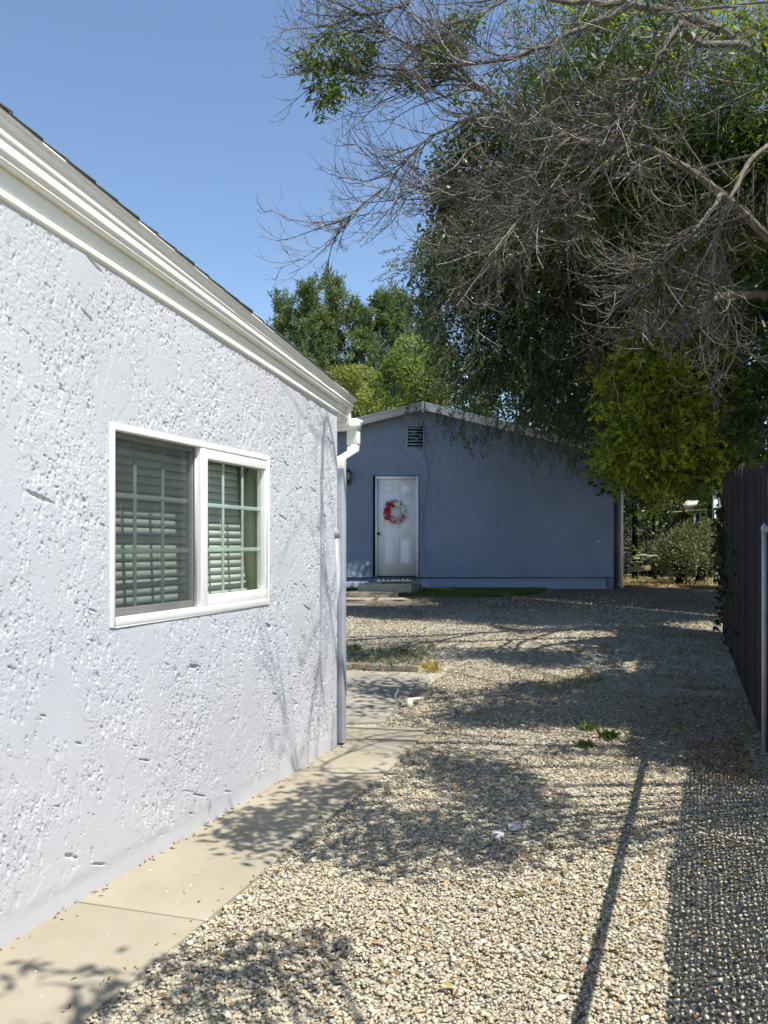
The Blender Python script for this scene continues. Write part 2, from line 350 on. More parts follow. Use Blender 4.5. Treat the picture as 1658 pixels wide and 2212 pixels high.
# rake boards lofted between the near and far profile
kN = -829/F; tN = 2.249; tF = 5.56
def zN(y, p):
    v = V0+p; d = v/(kN*N[0]+N[1]); return EYE+(HOR-y)/F*d
def zF(x, y, p):
    v = V0+p; k = (x-829)/F; d = v/(k*N[0]+N[1]); return EYE+(HOR-y)/F*d
def line(y0, x1, y1, p):                       # height as a function of t of an edge seen through two picture points
    v = V0+p
    def tz(x, y):
        k = (x-829)/F; d = v/(k*N[0]+N[1]); return k*d*U[0]+d*U[1], EYE+(HOR-y)/F*d
    (ta_, za), (tb_, zb) = tz(0, y0), tz(x1, y1); s = (zb-za)/(tb_-ta_); return lambda t: za+s*(t-ta_)
eTop = line(229, 771, 861, .072); eSh = line(236, 770, 865, .072); eDr = line(262, 768, 871, .058); eB1 = line(299, 766, 877, .050)
eB2 = line(330, 764, 884, .050); eB3 = line(344, 764, 888, .045); eFr = line(408, 728, 882, .014); eBot = line(428, 728, 893, .014)
TN = -5.2
def board(name, lo, hi, p0, p1, m, t0=TN, t1=tF, wob=0, seed=0, segs=34):
    b = MB(); r = random.Random(seed); ts = [t0+(t1-t0)*i/segs for i in range(segs+1)]
    ring = []
    for t in ts:
        wz = r.uniform(-wob, wob); a = lo(t)+wz; h = hi(t)+wz*.4
        k = len(b.v); b.v += [tuple(W(t, V0+p0, a)), tuple(W(t, V0+p1, a)), tuple(W(t, V0+p1, h)), tuple(W(t, V0+p0, h))]; ring.append(k)
    for i in range(segs):
        a, c = ring[i], ring[i+1]
        for j in range(4): b.q.append((a+j, a+(j+1) % 4, c+(j+1) % 4, c+j))
    b.q.append((ring[0], ring[0]+1, ring[0]+2, ring[0]+3)); b.q.append((ring[-1]+3, ring[-1]+2, ring[-1]+1, ring[-1]))
    return b.build(name, m, house)
board('frieze_board', eBot, lambda t: eB3(t)+.03, -.02, .008, M_cream, seed=1, wob=.0006)
board('frieze_trim', eBot, eFr, .0085, .016, M_cream, seed=2, wob=.0012)
board('ledge_board', eB3, lambda t: eB3(t)+.022, .0085, .045, M_cream, seed=3, wob=.001)
board('barge_board', lambda t: eB3(t)+.0225, lambda t: eB1(t)-.0015, -.02, .050, M_white, seed=4, wob=.0005)
board('barge_board', lambda t: eB1(t)+.0015, lambda t: eDr(t)-.001, -.02, .051, M_white, seed=5, wob=.0005)
board('drip_edge', lambda t: eDr(t), lambda t: eSh(t)-.001, -.02, .060, M_white, seed=6, wob=.0018)
board('drip_edge', lambda t: eSh(t)-.0005, lambda t: eSh(t)+.009, -.02, .071, M_cream, seed=8, wob=.001)
# shingle ends along the rake, course by course
tt = 1.2; k = 0; shm = {}
while tt < tF-.13:
    l = .145; r = random.Random(k+50); dz = r.uniform(-.001, .006); pr = r.uniform(.0, .010)
    b = MB(); z0 = eSh(tt)+.0095; z1 = eSh(tt+l)+.0095; th = .010+dz
    b.hexa([W(tt, V0-.3, z0), W(tt, V0+.070+pr, z0), W(tt+l+.02, V0+.070+pr, z1-.001), W(tt+l+.02, V0-.3, z1-.001),
            W(tt, V0-.3, z0+.006), W(tt, V0+.070+pr, z0+.006), W(tt+l+.02, V0+.070+pr, z1+th), W(tt+l+.02, V0-.3, z1+th)])
    b.build('shingle', M_shingle, house); tt += l; k += 1
# roof deck
b = MB(); rz = lambda t: eSh(t)-.012
b.hexa([W(TN, V0-8.3, rz(TN)-.1), W(TN, V0-.02, rz(TN)-.1), W(tF, V0-.02, rz(tF)-.1), W(tF, V0-8.3, rz(tF)-.1), W(TN, V0-8.3, rz(TN)+.018), W(TN, V0-.02, rz(TN)+.018), W(tF, V0-.02, rz(tF)+.018), W(tF, V0-8.3, rz(tF)+.018)])
b.build('roof', M_shingle, house)
# boxed eave end beyond the corner, fascia, soffit
ez = eBot(TC)
b = MB().box(TC+.002, tF-.045, V0-8, V0+.012, ez-.035, ez+.15, fn=W); b.build('soffit', M_cream, house)
HB(tF-.044, tF-.005, V0-8, V0+.030, ez-.06, eB3(tF)+.02).build('fascia', M_white, house, bevel=.003)
# window
def wb(t0, t1, z0, z1, p0, p1): return HB(t0, t1, V0+p0, V0+p1, z0, z1)
win = MB()
tm = 3.565
for a in ((WT0, WT0+.030, WZ0, WZ1), (WT1-.028, WT1, WZ0, WZ1)): win.box(a[0], a[1], V0-.075, V0+.011, a[2], a[3], fn=W)
win.box(WT0+.030, WT1-.028, V0-.075, V0+.011, WZ0, WZ0+.040, fn=W); win.box(WT0+.030, WT1-.028, V0-.075, V0+.011, WZ1-.030, WZ1, fn=W)
window = win.build('window', M_vinyl, house, bevel=.003)
sash = MB()
sash.box(tm-.010, tm+.055, V0-.050, V0+.009, WZ0+.041, WZ1-.031, fn=W)
sash.box(tm+.056, WT1-.029, V0-.050, V0+.008, WZ0+.041, WZ0+.095, fn=W)
sash.box(tm+.056, WT1-.029, V0-.050, V0+.008, WZ1-.085, WZ1-.031, fn=W)
sash.box(WT1-.050, WT1-.029, V0-.050, V0+.006, WZ0+.096, WZ1-.086, fn=W)
sash.build('sash', M_vinyl, window, bevel=.003)
sl_ = MB()
sl_.box(WT0+.0305, tm-.011, V0-.072, V0-.035, WZ0+.041, WZ0+.075, fn=W); sl_.box(WT0+.0305, tm-.011, V0-.072, V0-.035, WZ1-.055, WZ1-.031, fn=W)
sl_.box(tm-.030, tm-.011, V0-.072, V0-.035, WZ0+.076, WZ1-.056, fn=W); sl_.box(WT0+.0305, WT0+.040, V0-.072, V0-.035, WZ0+.076, WZ1-.056, fn=W)
o = sl_.build('sash', M_sashgrey, window, bevel=.002)
HB(WT0+.0305, WT0+.0385, V0-.028, V0-.018, WZ0+.041, WZ1-.031).build('screen_frame', M_grey, window); HB(tm-.019, tm-.011, V0-.028, V0-.018, WZ0+.041, WZ1-.031).build('screen_frame', M_grey, window)
sc = MB(); sc.box(WT0+.0305, WT0+.0445, V0-.028, V0-.018, WZ0+.041, WZ1-.031, fn=W); sc.box(tm-.026, tm-.011, V0-.028, V0-.018, WZ0+.041, WZ1-.031, fn=W)
pass
MB().add([W(WT0+.0445, V0-.022, WZ0+.041), W(tm-.026, V0-.022, WZ0+.041), W(tm-.026, V0-.022, WZ1-.031), W(WT0+.0445, V0-.022, WZ1-.031)], [(0, 1, 2, 3)]).build('insect_screen', M_screen, window, keep=True)
def pane(t0, t1, z0, z1, p, m):
    tv = [t0+(t1-t0)*i/3 for i in range(4)]; zv = [z0+(z1-z0)*i/3 for i in range(4)]
    MB().add([W(t0, V0+p, z0), W(t1, V0+p, z0), W(t1, V0+p, z1), W(t0, V0+p, z1)], [(0, 1, 2, 3)]).build('pane', m, window, keep=True)
    for a in tv[1:3]: HB(a-.010, a+.010, V0+p-.012, V0+p-.004, z0, z1).build('muntin', M_munt, window, bevel=.002)
    for a in zv[1:3]: HB(t0, t1, V0+p-.0125, V0+p-.0035, a-.011, a+.011).build('muntin', M_munt, window, bevel=.002)
pane(WT0+.040, tm-.030, WZ0+.075, WZ1-.055, -.052, M_glass2)
pane(tm+.056, WT1-.050, WZ0+.095, WZ1-.085, -.022, M_glass)
# room seen through the window
rm = MB()
rm.box(WT0-.012, WT0-.002, V0-.30, V0-.0765, WZ0, WZ1, fn=W); rm.box(WT1+.002, WT1+.012, V0-.30, V0-.0765, WZ0, WZ1, fn=W)
rm.box(WT0-.012, WT1+.012, V0-.30, V0-.0765, WZ1+.001, WZ1+.012, fn=W); rm.box(WT0-.012, WT1+.012, V0-.30, V0-.0765, WZ0-.012, WZ0-.001, fn=W)
rm.build('window_reveal', M_reveal, house)
rm = MB()
for t0, t1, z0, z1 in ((1.35, WT0-.012, .02, 2.40), (WT1+.012, TC-.16, .02, 2.40), (WT0-.012, WT1+.012, .02, WZ0-.012), (WT0-.012, WT1+.012, WZ1+.012, 2.40)):
    rm.box(t0, t1, V0-.31, V0-.30, z0, z1, fn=W)
rm.box(1.35, TC-.16, V0-3.2, V0-3.1, .02, 2.4, fn=W); rm.box(1.25, 1.35, V0-3.2, V0-.31, .02, 2.4, fn=W); rm.box(1.25, TC-.16, V0-3.2, V0-.31, 2.40, 2.42, fn=W); rm.box(1.25, TC-.16, V0-3.2, V0-.31, 0, .02, fn=W)
rm.build('room', M_interior, house)
# blind
bl = empty('window_blind', 'white slatted blind hanging askew behind the white sliding window', 'blind', loc=(0, 0, 0))
slat = None
for i in range(20):
    zz = WZ1-.045-i*.0425; f_ = i/19; p = -.172+.035*f_**1.6; t1 = WT1-.085+.07*f_**2.0; t0 = WT0+.01; dz = -.010*f_
    b = MB(); a = .020
    for s in (0, 1): pass
    A = [(t0, p+.002, zz-.0205+dz*0), (t1, p+.006, zz-.0205+dz*1.3), (t1, p-.001, zz+.0205+dz*1.3), (t0, p-.005, zz+.0205)]
    q = [W(x, V0+y, z_) for x, y, z_ in A]; b.hexa(q+[c+N*.0025 for c in q]); b.build('slat', M_slat, bl)
HB(WT0+.006, WT1-.02, V0-.205, V0-.155, WZ1-.02, WZ1-.0005).build('headrail', M_slat, bl)
for tt_ in (WT0+.25, tm-.2, tm+.22, WT1-.33):
    MB().tube([W(tt_, V0-.160, WZ1-.03), W(tt_+.03, V0-.122, WZ0+.03)], .0012, 5).build('cord', M_slat, bl)
# gutter with its downspout
gut = empty('gutter', 'white rain gutter and grey downspout at the near house corner', 'gutter')
g0 = tF-.004; gz = EYE+(HOR-908)/F*6.05
prof = [(0, .082), (0, 0), (.085, 0), (.10, .015), (.108, .045), (.128, .055), (.128, .084)]
b = MB(); b.prism([W(g0+a, V0+.075, gz-.075+c) for a, c in prof], (0, 0, 0), -N*8); b.build('trough', M_white, gut)
E1 = [W(g0+.045, V0-.01, gz-.07), W(g0+.045, V0-.01, gz-.175)]
def rect_pipe(name, pts, w_, d_, m):
    b = MB(); k = 0
    for i, p in enumerate(pts):
        for (a, c) in ((-1, -1), (1, -1), (1, 1), (-1, 1)): b.v.append(tuple(np.array(p)+U*a*d_/2+N*c*w_/2))
        if i:
            for j in range(4): b.q.append((k-4+j, k-4+(j+1) % 4, k+(j+1) % 4, k+j))
        k += 4
    b.q.append((3, 2, 1, 0)); b.q.append((k-4, k-3, k-2, k-1)); return b.build(name, m, gut, bevel=.006)
sT, sV = TC+.05, V0+.004
rect_pipe('outlet', [W(g0+.06, V0+.025, gz-.076), W(g0+.06, V0+.025, gz-.185)], .088, .07, M_cream)
rect_pipe('elbow', [W(g0+.06, V0+.025, gz-.180), W(g0+.05, V0+.025, gz-.235), W(sT+.012, sV, gz-.315), W(sT, sV, gz-.40)], .078, .066, M_cream)
rect_pipe('downspout', [W(sT, sV, gz-.385), W(sT, sV, .03)], .084, .066, M_spout)
# leaning capped pipe
pb = np.array([-.315, 5.985, .012]); ptp = at(723.5, 1150, 5.80)
pipe = MB().tube([pb, ptp], .0275, 16).build('standpipe', M_spout, smooth=False)
tag(pipe, 'grey capped pipe leaning on the near house corner below the downspout', 'pipe')
d = (ptp-pb)/np.linalg.norm(ptp-pb)
b = MB(); b.tube([ptp-d*.035, ptp+d*.0, ptp+d*.012, ptp+d*.03, ptp+d*.04], [.031, .031, .027, .016, .003], 16); b.build('cap', M_spout, pipe, smooth=False)
pipe.parent = None

# ================================================================== FAR OUTBUILDING
D = 16.6; shed = empty('outbuilding', 'grey blue stucco outbuilding with low gable and white door, at the end of the yard', 'building')
GZ = .53
def sx(x): return (x-829)/F*D
def szz(y): return EYE+(HOR-y)/F*D
xl, xr, xp = sx(912)-4.03, sx(1325), sx(912)
PZ = szz(874); slp = .245
def rz_(x): return PZ-.11-abs(x-xp)*slp
dx0, dx1, dz0, dz1 = sx(808), sx(904), szz(1246), szz(1029)
def shedwall():
    xs = np.linspace(xl, xr, 340); zs = np.linspace(szz(1247), PZ, 130)
    X_, Z_ = np.meshgrid(xs, zs); n_ = fnoise(130, 340, .9, 1.4, 61); pt = fnoise(130, 340, 9, 9, 62)
    H = .006*sstep(n_+.35*pt, -.1, .9)+.003*fnoise(130, 340, .8, .8, 63)
    Y_ = D-H; nx = 340; i = np.arange(129)[:, None]*nx+np.arange(nx-1)[None]; q = np.stack([i, i+1, i+nx+1, i+nx], -1)
    xm, zm = X_[:-1, :-1], Z_[:-1, :-1]; step = xs[1]-xs[0]
    ok = (zm < rz_(xm)+.06) & ~((xm > dx0-.0) & (xm < dx1-.03) & (zm < dz1-.03))
    link('wall', mesh_np('wall', np.stack([X_, Y_, Z_], -1).reshape(-1, 3), q[ok], smooth=True), M_stucco_far, shed)
shedwall()
MB().box(xl+.03, dx0-.002, D+.02, D+.3, GZ-.25, szz(1247)+.02).build('foundation', M_found, shed)
MB().box(dx0-.002, dx1+.002, D+.02, D+.3, GZ-.25, dz0-.02).build('foundation', M_found, shed)
MB().box(dx1+.002, xr-.02, D+.02, D+.3, GZ-.25, szz(1247)+.02).build('foundation', M_found, shed)
MB().box(xl, xr, D-.004, D+.02, szz(1247)-.012, szz(1247)).build('weep_screed', M_dark, shed)
for x_ in (xl, xr-.12): MB().box(x_, x_+.12, D+.005, D+7, GZ-.2, rz_(x_+.06)).build('wall', M_stucco_far, shed)
MB().box(xl, xr, D+7, D+7.1, GZ-.2, rz_(xl)).build('wall', M_stucco_far, shed)
# roof slabs and barge boards
ov = .22
for sg in (-1, 1):
    xe = xp+sg*(4.03+.25); ze = PZ-abs(xe-xp)*slp
    b = MB(); b.hexa([(xp, D-ov, PZ-.06), (xe, D-ov, ze-.06), (xe, D+7.3, ze-.06), (xp, D+7.3, PZ-.06), (xp, D-ov, PZ), (xe, D-ov, ze), (xe, D+7.3, ze), (xp, D+7.3, PZ)]); b.build('roof', M_shingle, shed)
    b = MB(); b.hexa([(xp, D-ov-.03, PZ-.15), (xe, D-ov-.03, ze-.15), (xe, D-ov-.002, ze-.15), (xp, D-ov-.002, PZ-.15), (xp, D-ov-.03, PZ-.02), (xe, D-ov-.03, ze-.02), (xe, D-ov-.002, ze-.02), (xp, D-ov-.002, PZ-.02)]); b.build('barge_board', M_white, shed)
    b = MB(); b.hexa([(xp, D-ov-.045, PZ-.019), (xe, D-ov-.045, ze-.019), (xe, D-ov+.03, ze-.019), (xp, D-ov+.03, PZ-.019), (xp, D-ov-.045, PZ+.022), (xe, D-ov-.045, ze+.022), (xe, D-ov+.03, ze+.022), (xp, D-ov+.03, PZ+.022)]); b.build('drip_edge', M_white, shed)
MB().box(xp-.022, xp+.03, D-ov-.055, D-ov-.0455, PZ-.20, PZ+.03).build('ridge_trim', M_white, shed)
# corner boards, side post on the right
MB().box(xr, xr+.10, D+.02, D+.10, GZ-.1, szz(1010)).build('corner_board', mat('dark_trim', (.05, .05, .055), .8), shed)
MB().box(xr+.20, xr+.28, D+.25, D+.33, GZ-.1, szz(1020)).build('corner_post', M_white, shed)
# door
door = MB().box(dx0+.060, dx1-.05, D+.03, D+.075, dz0+.02, dz1-.055).build('door', M_door, shed)
fr_ = MB(); fr_.box(dx0+.025, dx0+.056, D-.02, D+.10, dz0, dz1-.001); fr_.box(dx1-.046, dx1-.006, D-.02, D+.10, dz0, dz1-.001); fr_.box(dx0+.0565, dx1-.0465, D-.02, D+.10, dz1-.052, dz1-.002)
fr_.build('door_frame', M_door, shed)
MB().box(dx0-.03, dx0+.024, D-.018, D+.02, dz0, dz1+.012).build('frame_gap', M_dark, shed)
MB().box(dx0+.0245, dx1+.008, D-.016, D+.02, dz1+.0005, dz1+.014).build('frame_gap', M_dark, shed)
MB().box(dx1-.0055, dx1+.008, D-.016, D+.02, dz0, dz1).build('frame_gap', M_dark, shed)
MB().box(dx0+.05, dx1-.0, D-.03, D+.03, dz0-.03, dz0).build('threshold', mat('threshold', (.10, .09, .09), .5), shed)
b = MB(); r = random.Random(3); n_ = 26; L_ = [(dx0+.06+(dx1-.15-dx0-.06)*i/n_) for i in range(n_+1)]
for i in range(n_):
    h1, h2 = [.035+.02*math.sin(k_*1.7)+.01*math.sin(k_*4.1) for k_ in (i, i+1)]
    b.hexa([(L_[i], D-.035-h1*.6, dz0-.125+.02), (L_[i+1], D-.035-h2*.6, dz0-.125+.02), (L_[i+1], D+.02, dz0-.105), (L_[i], D+.02, dz0-.105), (L_[i], D-.03, dz0-.09+h1), (L_[i+1], D-.03, dz0-.09+h2), (L_[i+1], D+.02, dz0-.09+h2), (L_[i], D+.02, dz0-.09+h1)])
b.build('sealant', M_white, shed)
dw, dh = dx1-dx0, dz1-dz0
def dpanel(cx, z0, z1, wd):
    x0_, x1_ = cx-wd/2, cx+wd/2; y = D+.03; b = MB()
    # raised field with a recessed moulding ring round it
    for a, c, e, f2 in ((x0_, x1_, z0, z0+.018), (x0_, x1_, z1-.018, z1), (x0_, x0_+.018, z0+.018, z1-.018), (x1_-.018, x1_, z0+.018, z1-.018)): b.box(a, c, y-.006, y-.0005, e, f2)
    b.box(x0_+.035, x1_-.035, y-.005, y-.0005, z0+.035, z1-.035); b.build('door_panel', M_door, door, bevel=.004)
for cx in (dx0+dw*.33, dx0+dw*.695):
    dpanel(cx, szz(1146.5+1.2*36.5)-.0, szz(1170)+.0, .24) if False else None
    dpanel(cx, szz(1065), szz(1046), .22); dpanel(cx, szz(1143), szz(1077), .22); dpanel(cx, szz(1218), szz(1162), .24)
kx, kz = sx(817), szz(1153)
b = MB().tube([(kx, D+.029, kz), (kx, D+.02, kz), (kx, D-.0, kz), (kx, D-.012, kz), (kx, D-.03, kz), (kx, D-.045, kz)], [.032, .032, .014, .026, .030, .006], 14); b.build('door_knob', M_black, door, smooth=True)
# gable vent
vx0, vx1, vz0, vz1 = sx(880), sx(914), szz(969), szz(921)
MB().box(vx0, vx1, D-.006, D-.004, vz0, vz1).build('vent_back', M_dark, shed)
b = MB(); b.box(vx0-.025, vx0, D-.04, D-.005, vz0-.02, vz1+.02); b.box(vx1, vx1+.02, D-.035, D-.005, vz0-.02, vz1+.02); b.box(vx0, vx1, D-.035, D-.005, vz1, vz1+.02); b.box(vx0, vx1, D-.035, D-.005, vz0-.02, vz0); b.build('vent_frame', M_louvre, shed)
for i in range(7):
    z0 = vz0+(vz1-vz0)*(i+.15)/7; h = (vz1-vz0)/7*.62
    MB().hexa([(vx0+.001, D-.042, z0), (vx1-.001, D-.042, z0), (vx1-.001, D-.012, z0+h*.9), (vx0+.001, D-.012, z0+h*.9), (vx0+.001, D-.038, z0+.006), (vx1-.001, D-.038, z0+.006), (vx1-.001, D-.010, z0+h), (vx0+.001, D-.010, z0+h)]).build('louvre', M_louvre, shed)
def c4(cx, cy, d=D-.02): return at((1080+cx/3.686)/1.508, (1400+cy/3.686)/1.508, d)
cable = [(1050, 228), (1108, 230), (1120, 290), (1145, 360), (1155, 480), (1155, 600), (1135, 760), (1112, 880), (1104, 960), (1092, 1090), (1085, 1200), (1088, 1320), (1108, 1420), (1130, 1510), (1132, 1600), (1115, 1650), (1098, 1675)]
tag(MB().tube([c4(a, b_, D-.022) for a, b_ in cable], .0055, 6).build('cable', mat('grey_cable', (.10, .13, .19), .6)), 'thin cable running down the outbuilding wall from the gable vent', 'cable')
MB().box(*[c4(412, 0)[0], c4(455, 0)[0]], D-.07, D-.012, c4(0, 1640)[2], c4(0, 1590)[2]).build('outlet_box', M_found, shed, bevel=.005)
# lantern
ln = c4(200, 540, D-.13); lant = empty('wall_lantern', 'black carriage lantern on the outbuilding wall left of the door', 'lantern')
lx, ly, lz = ln
MB().box(lx-.03, lx+.03, D-.03, D-.012, lz-.20, lz+.06).build('backplate', M_black, lant, bevel=.004)
MB().tube([(lx, D-.03, lz-.14), (lx, D-.09, lz-.22), (lx, ly, lz-.16)], .008, 8).build('arm', M_black, lant)
MB().tube([(lx, ly, lz-.16), (lx, ly, lz-.13), (lx, ly, lz-.12)], [.02, .035, .045], 6).build('base', M_black, lant)
MB().tube([(lx, ly, lz-.119), (lx, ly, lz+.05)], [.042, .062], 6).build('glass', mat('lantern_glass', (.25, .25, .22), .2, spec=.6), lant)
b = MB()
for j in range(6):
    th = 2*math.pi*j/6+.0; b.tube([(lx+.045*math.cos(th), ly+.045*math.sin(th), lz-.12), (lx+.066*math.cos(th), ly+.066*math.sin(th), lz+.05)], .005, 4)
b.build('cage', M_black, lant)
MB().tube([(lx, ly, lz+.051), (lx, ly, lz+.06), (lx, ly, lz+.10), (lx, ly, lz+.12), (lx, ly, lz+.14), (lx, ly, lz+.155)], [.078, .075, .03, .012, .02, .003], 8).build('roof', M_black, lant)
# wreath
wc = c4(762, 985, D-.02); wx, wy, wz = wc; WR = .185
wr = empty('wreath', 'round wreath of red, white and pink flowers hung on the white door', 'wreath')
b = MB(); ring = []; r = random.Random(5)
for j in range(120):
    th = r.uniform(0, 6.283); rad = WR+r.gauss(0, .025); c = np.array([wx+rad*math.cos(th), wy-.0-abs(r.gauss(0, .015)), wz+rad*math.sin(th)])
    dd = np.array([math.cos(th+r.uniform(-1.4, 1.4)), r.uniform(-.5, .2), math.sin(th+r.uniform(-1.4, 1.4))])*.055; s_ = np.cross(dd, [0, 1, 0.3]); s_ = s_/np.linalg.norm(s_)*.014
    b.add([c-dd*.3, c+s_, c+dd, c-s_], [(0, 1, 2, 3)])
b.build('greenery', mat('wreath_leaf', (.05, .075, .035), .7), wr)
MB().tube([(wx+(WR)*math.cos(a), wy+.01, wz+(WR)*math.sin(a)) for a in np.linspace(0, 6.283, 25)], .016, 6).build('hoop', mat('hoop_twig', (.10, .07, .045), .9), wr)
FM = {'red': mat('petal_red', (.42, .015, .04), .6, c2=(.55, .04, .07)), 'white': mat('petal_white', (.66, .72, .62), .6), 'pink': mat('petal_pink', (.60, .28, .36), .6, c2=(.70, .42, .48)), 'lilac': mat('petal_lilac', (.50, .33, .52), .6)}
def flowermesh(seed, m):
    r = random.Random(seed); b = MB()
    for ringn, (n_, rad, up) in enumerate(((6, .034, .010), (5, .022, .024), (3, .010, .034))):
        for j in range(n_):
            th = 6.283*j/n_+ringn*.5+r.uniform(-.2, .2); c = np.array([rad*math.cos(th), -up, rad*math.sin(th)]); o_ = np.array([math.cos(th), -.4, math.sin(th)])*.019; t_ = np.array([-math.sin(th), 0, math.cos(th)])*.016
            b.add([c-o_, c+t_, c+o_+t_*.4, c+o_-t_*.4, c-t_], [], [(0, 1, 2), (0, 2, 3), (0, 3, 4)])
    me = mesh_np('flower', b.v, b.q, b.t); me.materials.append(m); return me
fms = {k_: [flowermesh(i*7+j, m) for j in range(2)] for i, (k_, m) in enumerate(FM.items())}
for i in range(46):
    th = 6.283*i/46+r.uniform(-.08, .08); dg = math.degrees(th) % 360; rad = WR+r.choice([-.035, 0, .03])+r.uniform(-.012, .012)
    if 130 < dg < 232: kk = 'red'
    elif 232 <= dg < 300: kk = 'pink'
    elif 300 <= dg < 340: kk = r.choice(['lilac', 'pink'])
    elif dg >= 340 or dg < 95: kk = 'white'
    else: kk = r.choice(['white', 'red', None])
    if kk is None: continue
    o = bpy.data.objects.new('flower', r.choice(fms[kk])); COL.objects.link(o); o.parent = wr; o['label'] = kk+' flower'
    o.location = (wx+rad*math.cos(th)*1.02, wy-.02-r.uniform(0, .02), wz+rad*math.sin(th)); o.rotation_euler = (r.uniform(-.4, .4), r.uniform(0, 6), r.uniform(-.4, .4)); s_ = r.uniform(.7, 1.1); o.scale = (s_,)*3

# ---- steps, mat, pavers, turf
def rock(name, poly, z0, z1, m, seed, label=None, cat=None, group=None, parent=None, jit=.012, bv=.012):
    return rock_(name, poly, z0, z1, m, seed, label, cat, group, parent, jit, bv)
def rock_(name, poly, z0, z1, m, seed, label, cat, group, parent, jit, bv):
    r = random.Random(seed); P = []
    n = len(poly)
    for i in range(n):
        a, c = np.array(poly[i]), np.array(poly[(i+1) % n])
        for k_ in range(3):
            q = a+(c-a)*k_/3+np.array([r.uniform(-jit, jit), r.uniform(-jit, jit)]); P.append(np.array([q[0], q[1], 0]))
    o = MB().prism(P, (0, 0, z0), (0, 0, z1)).build(name, m, parent, bevel=bv)
    if label: tag(o, label, cat, group)
    return o
sy0, sy1 = D-.95, D-.05
sa, sb = sx(778), sx(895)
M_step = mat('step_stone', (.40, .345, .235), .9, .12, 4, .5, 40, c2=(.50, .44, .32))
rock('step_slab', [(sa-.02, sy0), (sb-.10, sy0-.02), (sb-.02, sy1), (sa+.15, sy1)], szz(1262)-.23+.04, szz(1262)+.045, M_step, 1, 'pale stone slab step in front of the white door', 'step')
for i, (a, b_) in enumerate(((sb-.09, sb-.0), (sb+.01, sb+.08), (sb+.09, sb+.15))):
    rock('edging_stone', [(a, sy0+.05+.2*i), (b_, sy0+.08+.2*i), (b_, sy1), (a, sy1)], GZ-.05, szz(1262)+.02-.01*i, M_brick, 10+i, ['upright edging stone touching the right side of the door step', 'middle of the three upright edging stones right of the door step', 'outermost of the three upright edging stones right of the door step'][i], 'stone', 'upright stones beside the door step')
rock('doormat', [(sx(822), sy1-.60), (sx(888), sy1-.58), (sx(887), sy1-.05), (sx(830), sy1-.05)], szz(1262)+.046, szz(1262)+.066, M_mat, 30, 'orange brown coir doormat on the stone step', 'doormat')
pv = [((sx(755)-.1, D-1.55), (sx(868)-.1, D-1.55), (sx(868)-.15, D-1.0), (sx(770), D-1.0), .10, 'pale flat paver just below the door step'),
      ((sx(735), D-2.2), (sx(800), D-2.25), (sx(810), D-1.65), (sx(745), D-1.62), .05, 'grey paver left in the stepping path by the downspout'),
      ((sx(815), D-2.3), (sx(878), D-2.2), (sx(868), D-1.65), (sx(820), D-1.66), .055, 'grey paver right in the stepping path by the turf'),
      ((sx(725), D-3.0), (sx(800), D-2.95), (sx(798), D-2.36), (sx(735), D-2.32), .03, 'sunken grey paver furthest from the door step')]
for i, (a, b_, c, d_, h, lb) in enumerate(pv): rock('paver', [a, b_, c, d_], float(g(0, a[1]))-.05, float(g(0, a[1]))+h, M_stone, 40+i, lb, 'paver', 'pavers below the door step')
# row of edging bricks beyond the patio
ra, rb = gp(700, 1444), gp(905, 1452)
edge = empty('brick_edging', 'row of weathered bricks edging the gravel beyond the patio', 'edging')
nb = 7
for i in range(nb):
    p0 = ra+(rb-ra)*(i+.03)/nb; p1 = ra+(rb-ra)*(i+.95)/nb; r = random.Random(i); o_ = r.uniform(-.02, .02)
    MB().hexa([(p0[0], p0[1]+o_, p0[2]-.03), (p1[0], p1[1]+o_, p1[2]-.03), (p1[0], p1[1]+.09+o_, p1[2]-.03), (p0[0], p0[1]+.09+o_, p0[2]-.03), (p0[0], p0[1]+o_, p0[2]+.065), (p1[0], p1[1]+o_, p1[2]+.06), (p1[0], p1[1]+.09+o_, p1[2]+.06), (p0[0], p0[1]+.09+o_, p0[2]+.065)]).build('brick', M_brick, edge, bevel=.008)
# ================================================================== PLANT TOOLS
def unit(a): return a/(np.linalg.norm(a, axis=-1, keepdims=True)+1e-9)
def leaves(P, Dr, L, Wd, rng, col, name, m, parent=None, fold=.0, colvar=.25, roll=None):
    P = np.asarray(P, float); Dr = unit(np.asarray(Dr, float)); n = len(P)
    L = np.broadcast_to(L, n)[:, None]*rng.uniform(.7, 1.25, (n, 1)); Wd = np.broadcast_to(Wd, n)[:, None]*rng.uniform(.75, 1.2, (n, 1))
    s = unit(np.cross(Dr, rng.standard_normal((n, 3))))
    up = np.cross(s, Dr)
    a = P; b = P+Dr*L*.45+s*Wd/2+up*Wd*fold; c = P+Dr*L; d = P+Dr*L*.45-s*Wd/2+up*Wd*fold
    V = np.stack([a, b, c, d], 1).reshape(-1, 3); q = np.arange(n*4).reshape(n, 4)
    cc = np.array(col)*(1+rng.uniform(-colvar, colvar, (n, 1)))*(1+rng.uniform(-.08, .08, (n, 3)))
    return V, q, np.repeat(cc, 4, 0)
class LeafBag:
    def __init__(s, open_=False): s.v = []; s.q = []; s.c = []; s.n = 0; s.open = open_
    def add(s, r):
        v, q, c = r
        if s.open: v, q, c = opened(v, q, c)
        s.v.append(v); s.q.append(q+s.n); s.c.append(c); s.n += len(v)
    def build(s, name, m, parent, kind='stuff'):
        o = link(name, mesh_np(name, np.concatenate(s.v), np.concatenate(s.q), None, np.concatenate(s.c)), m, parent); o['kind'] = kind; return o
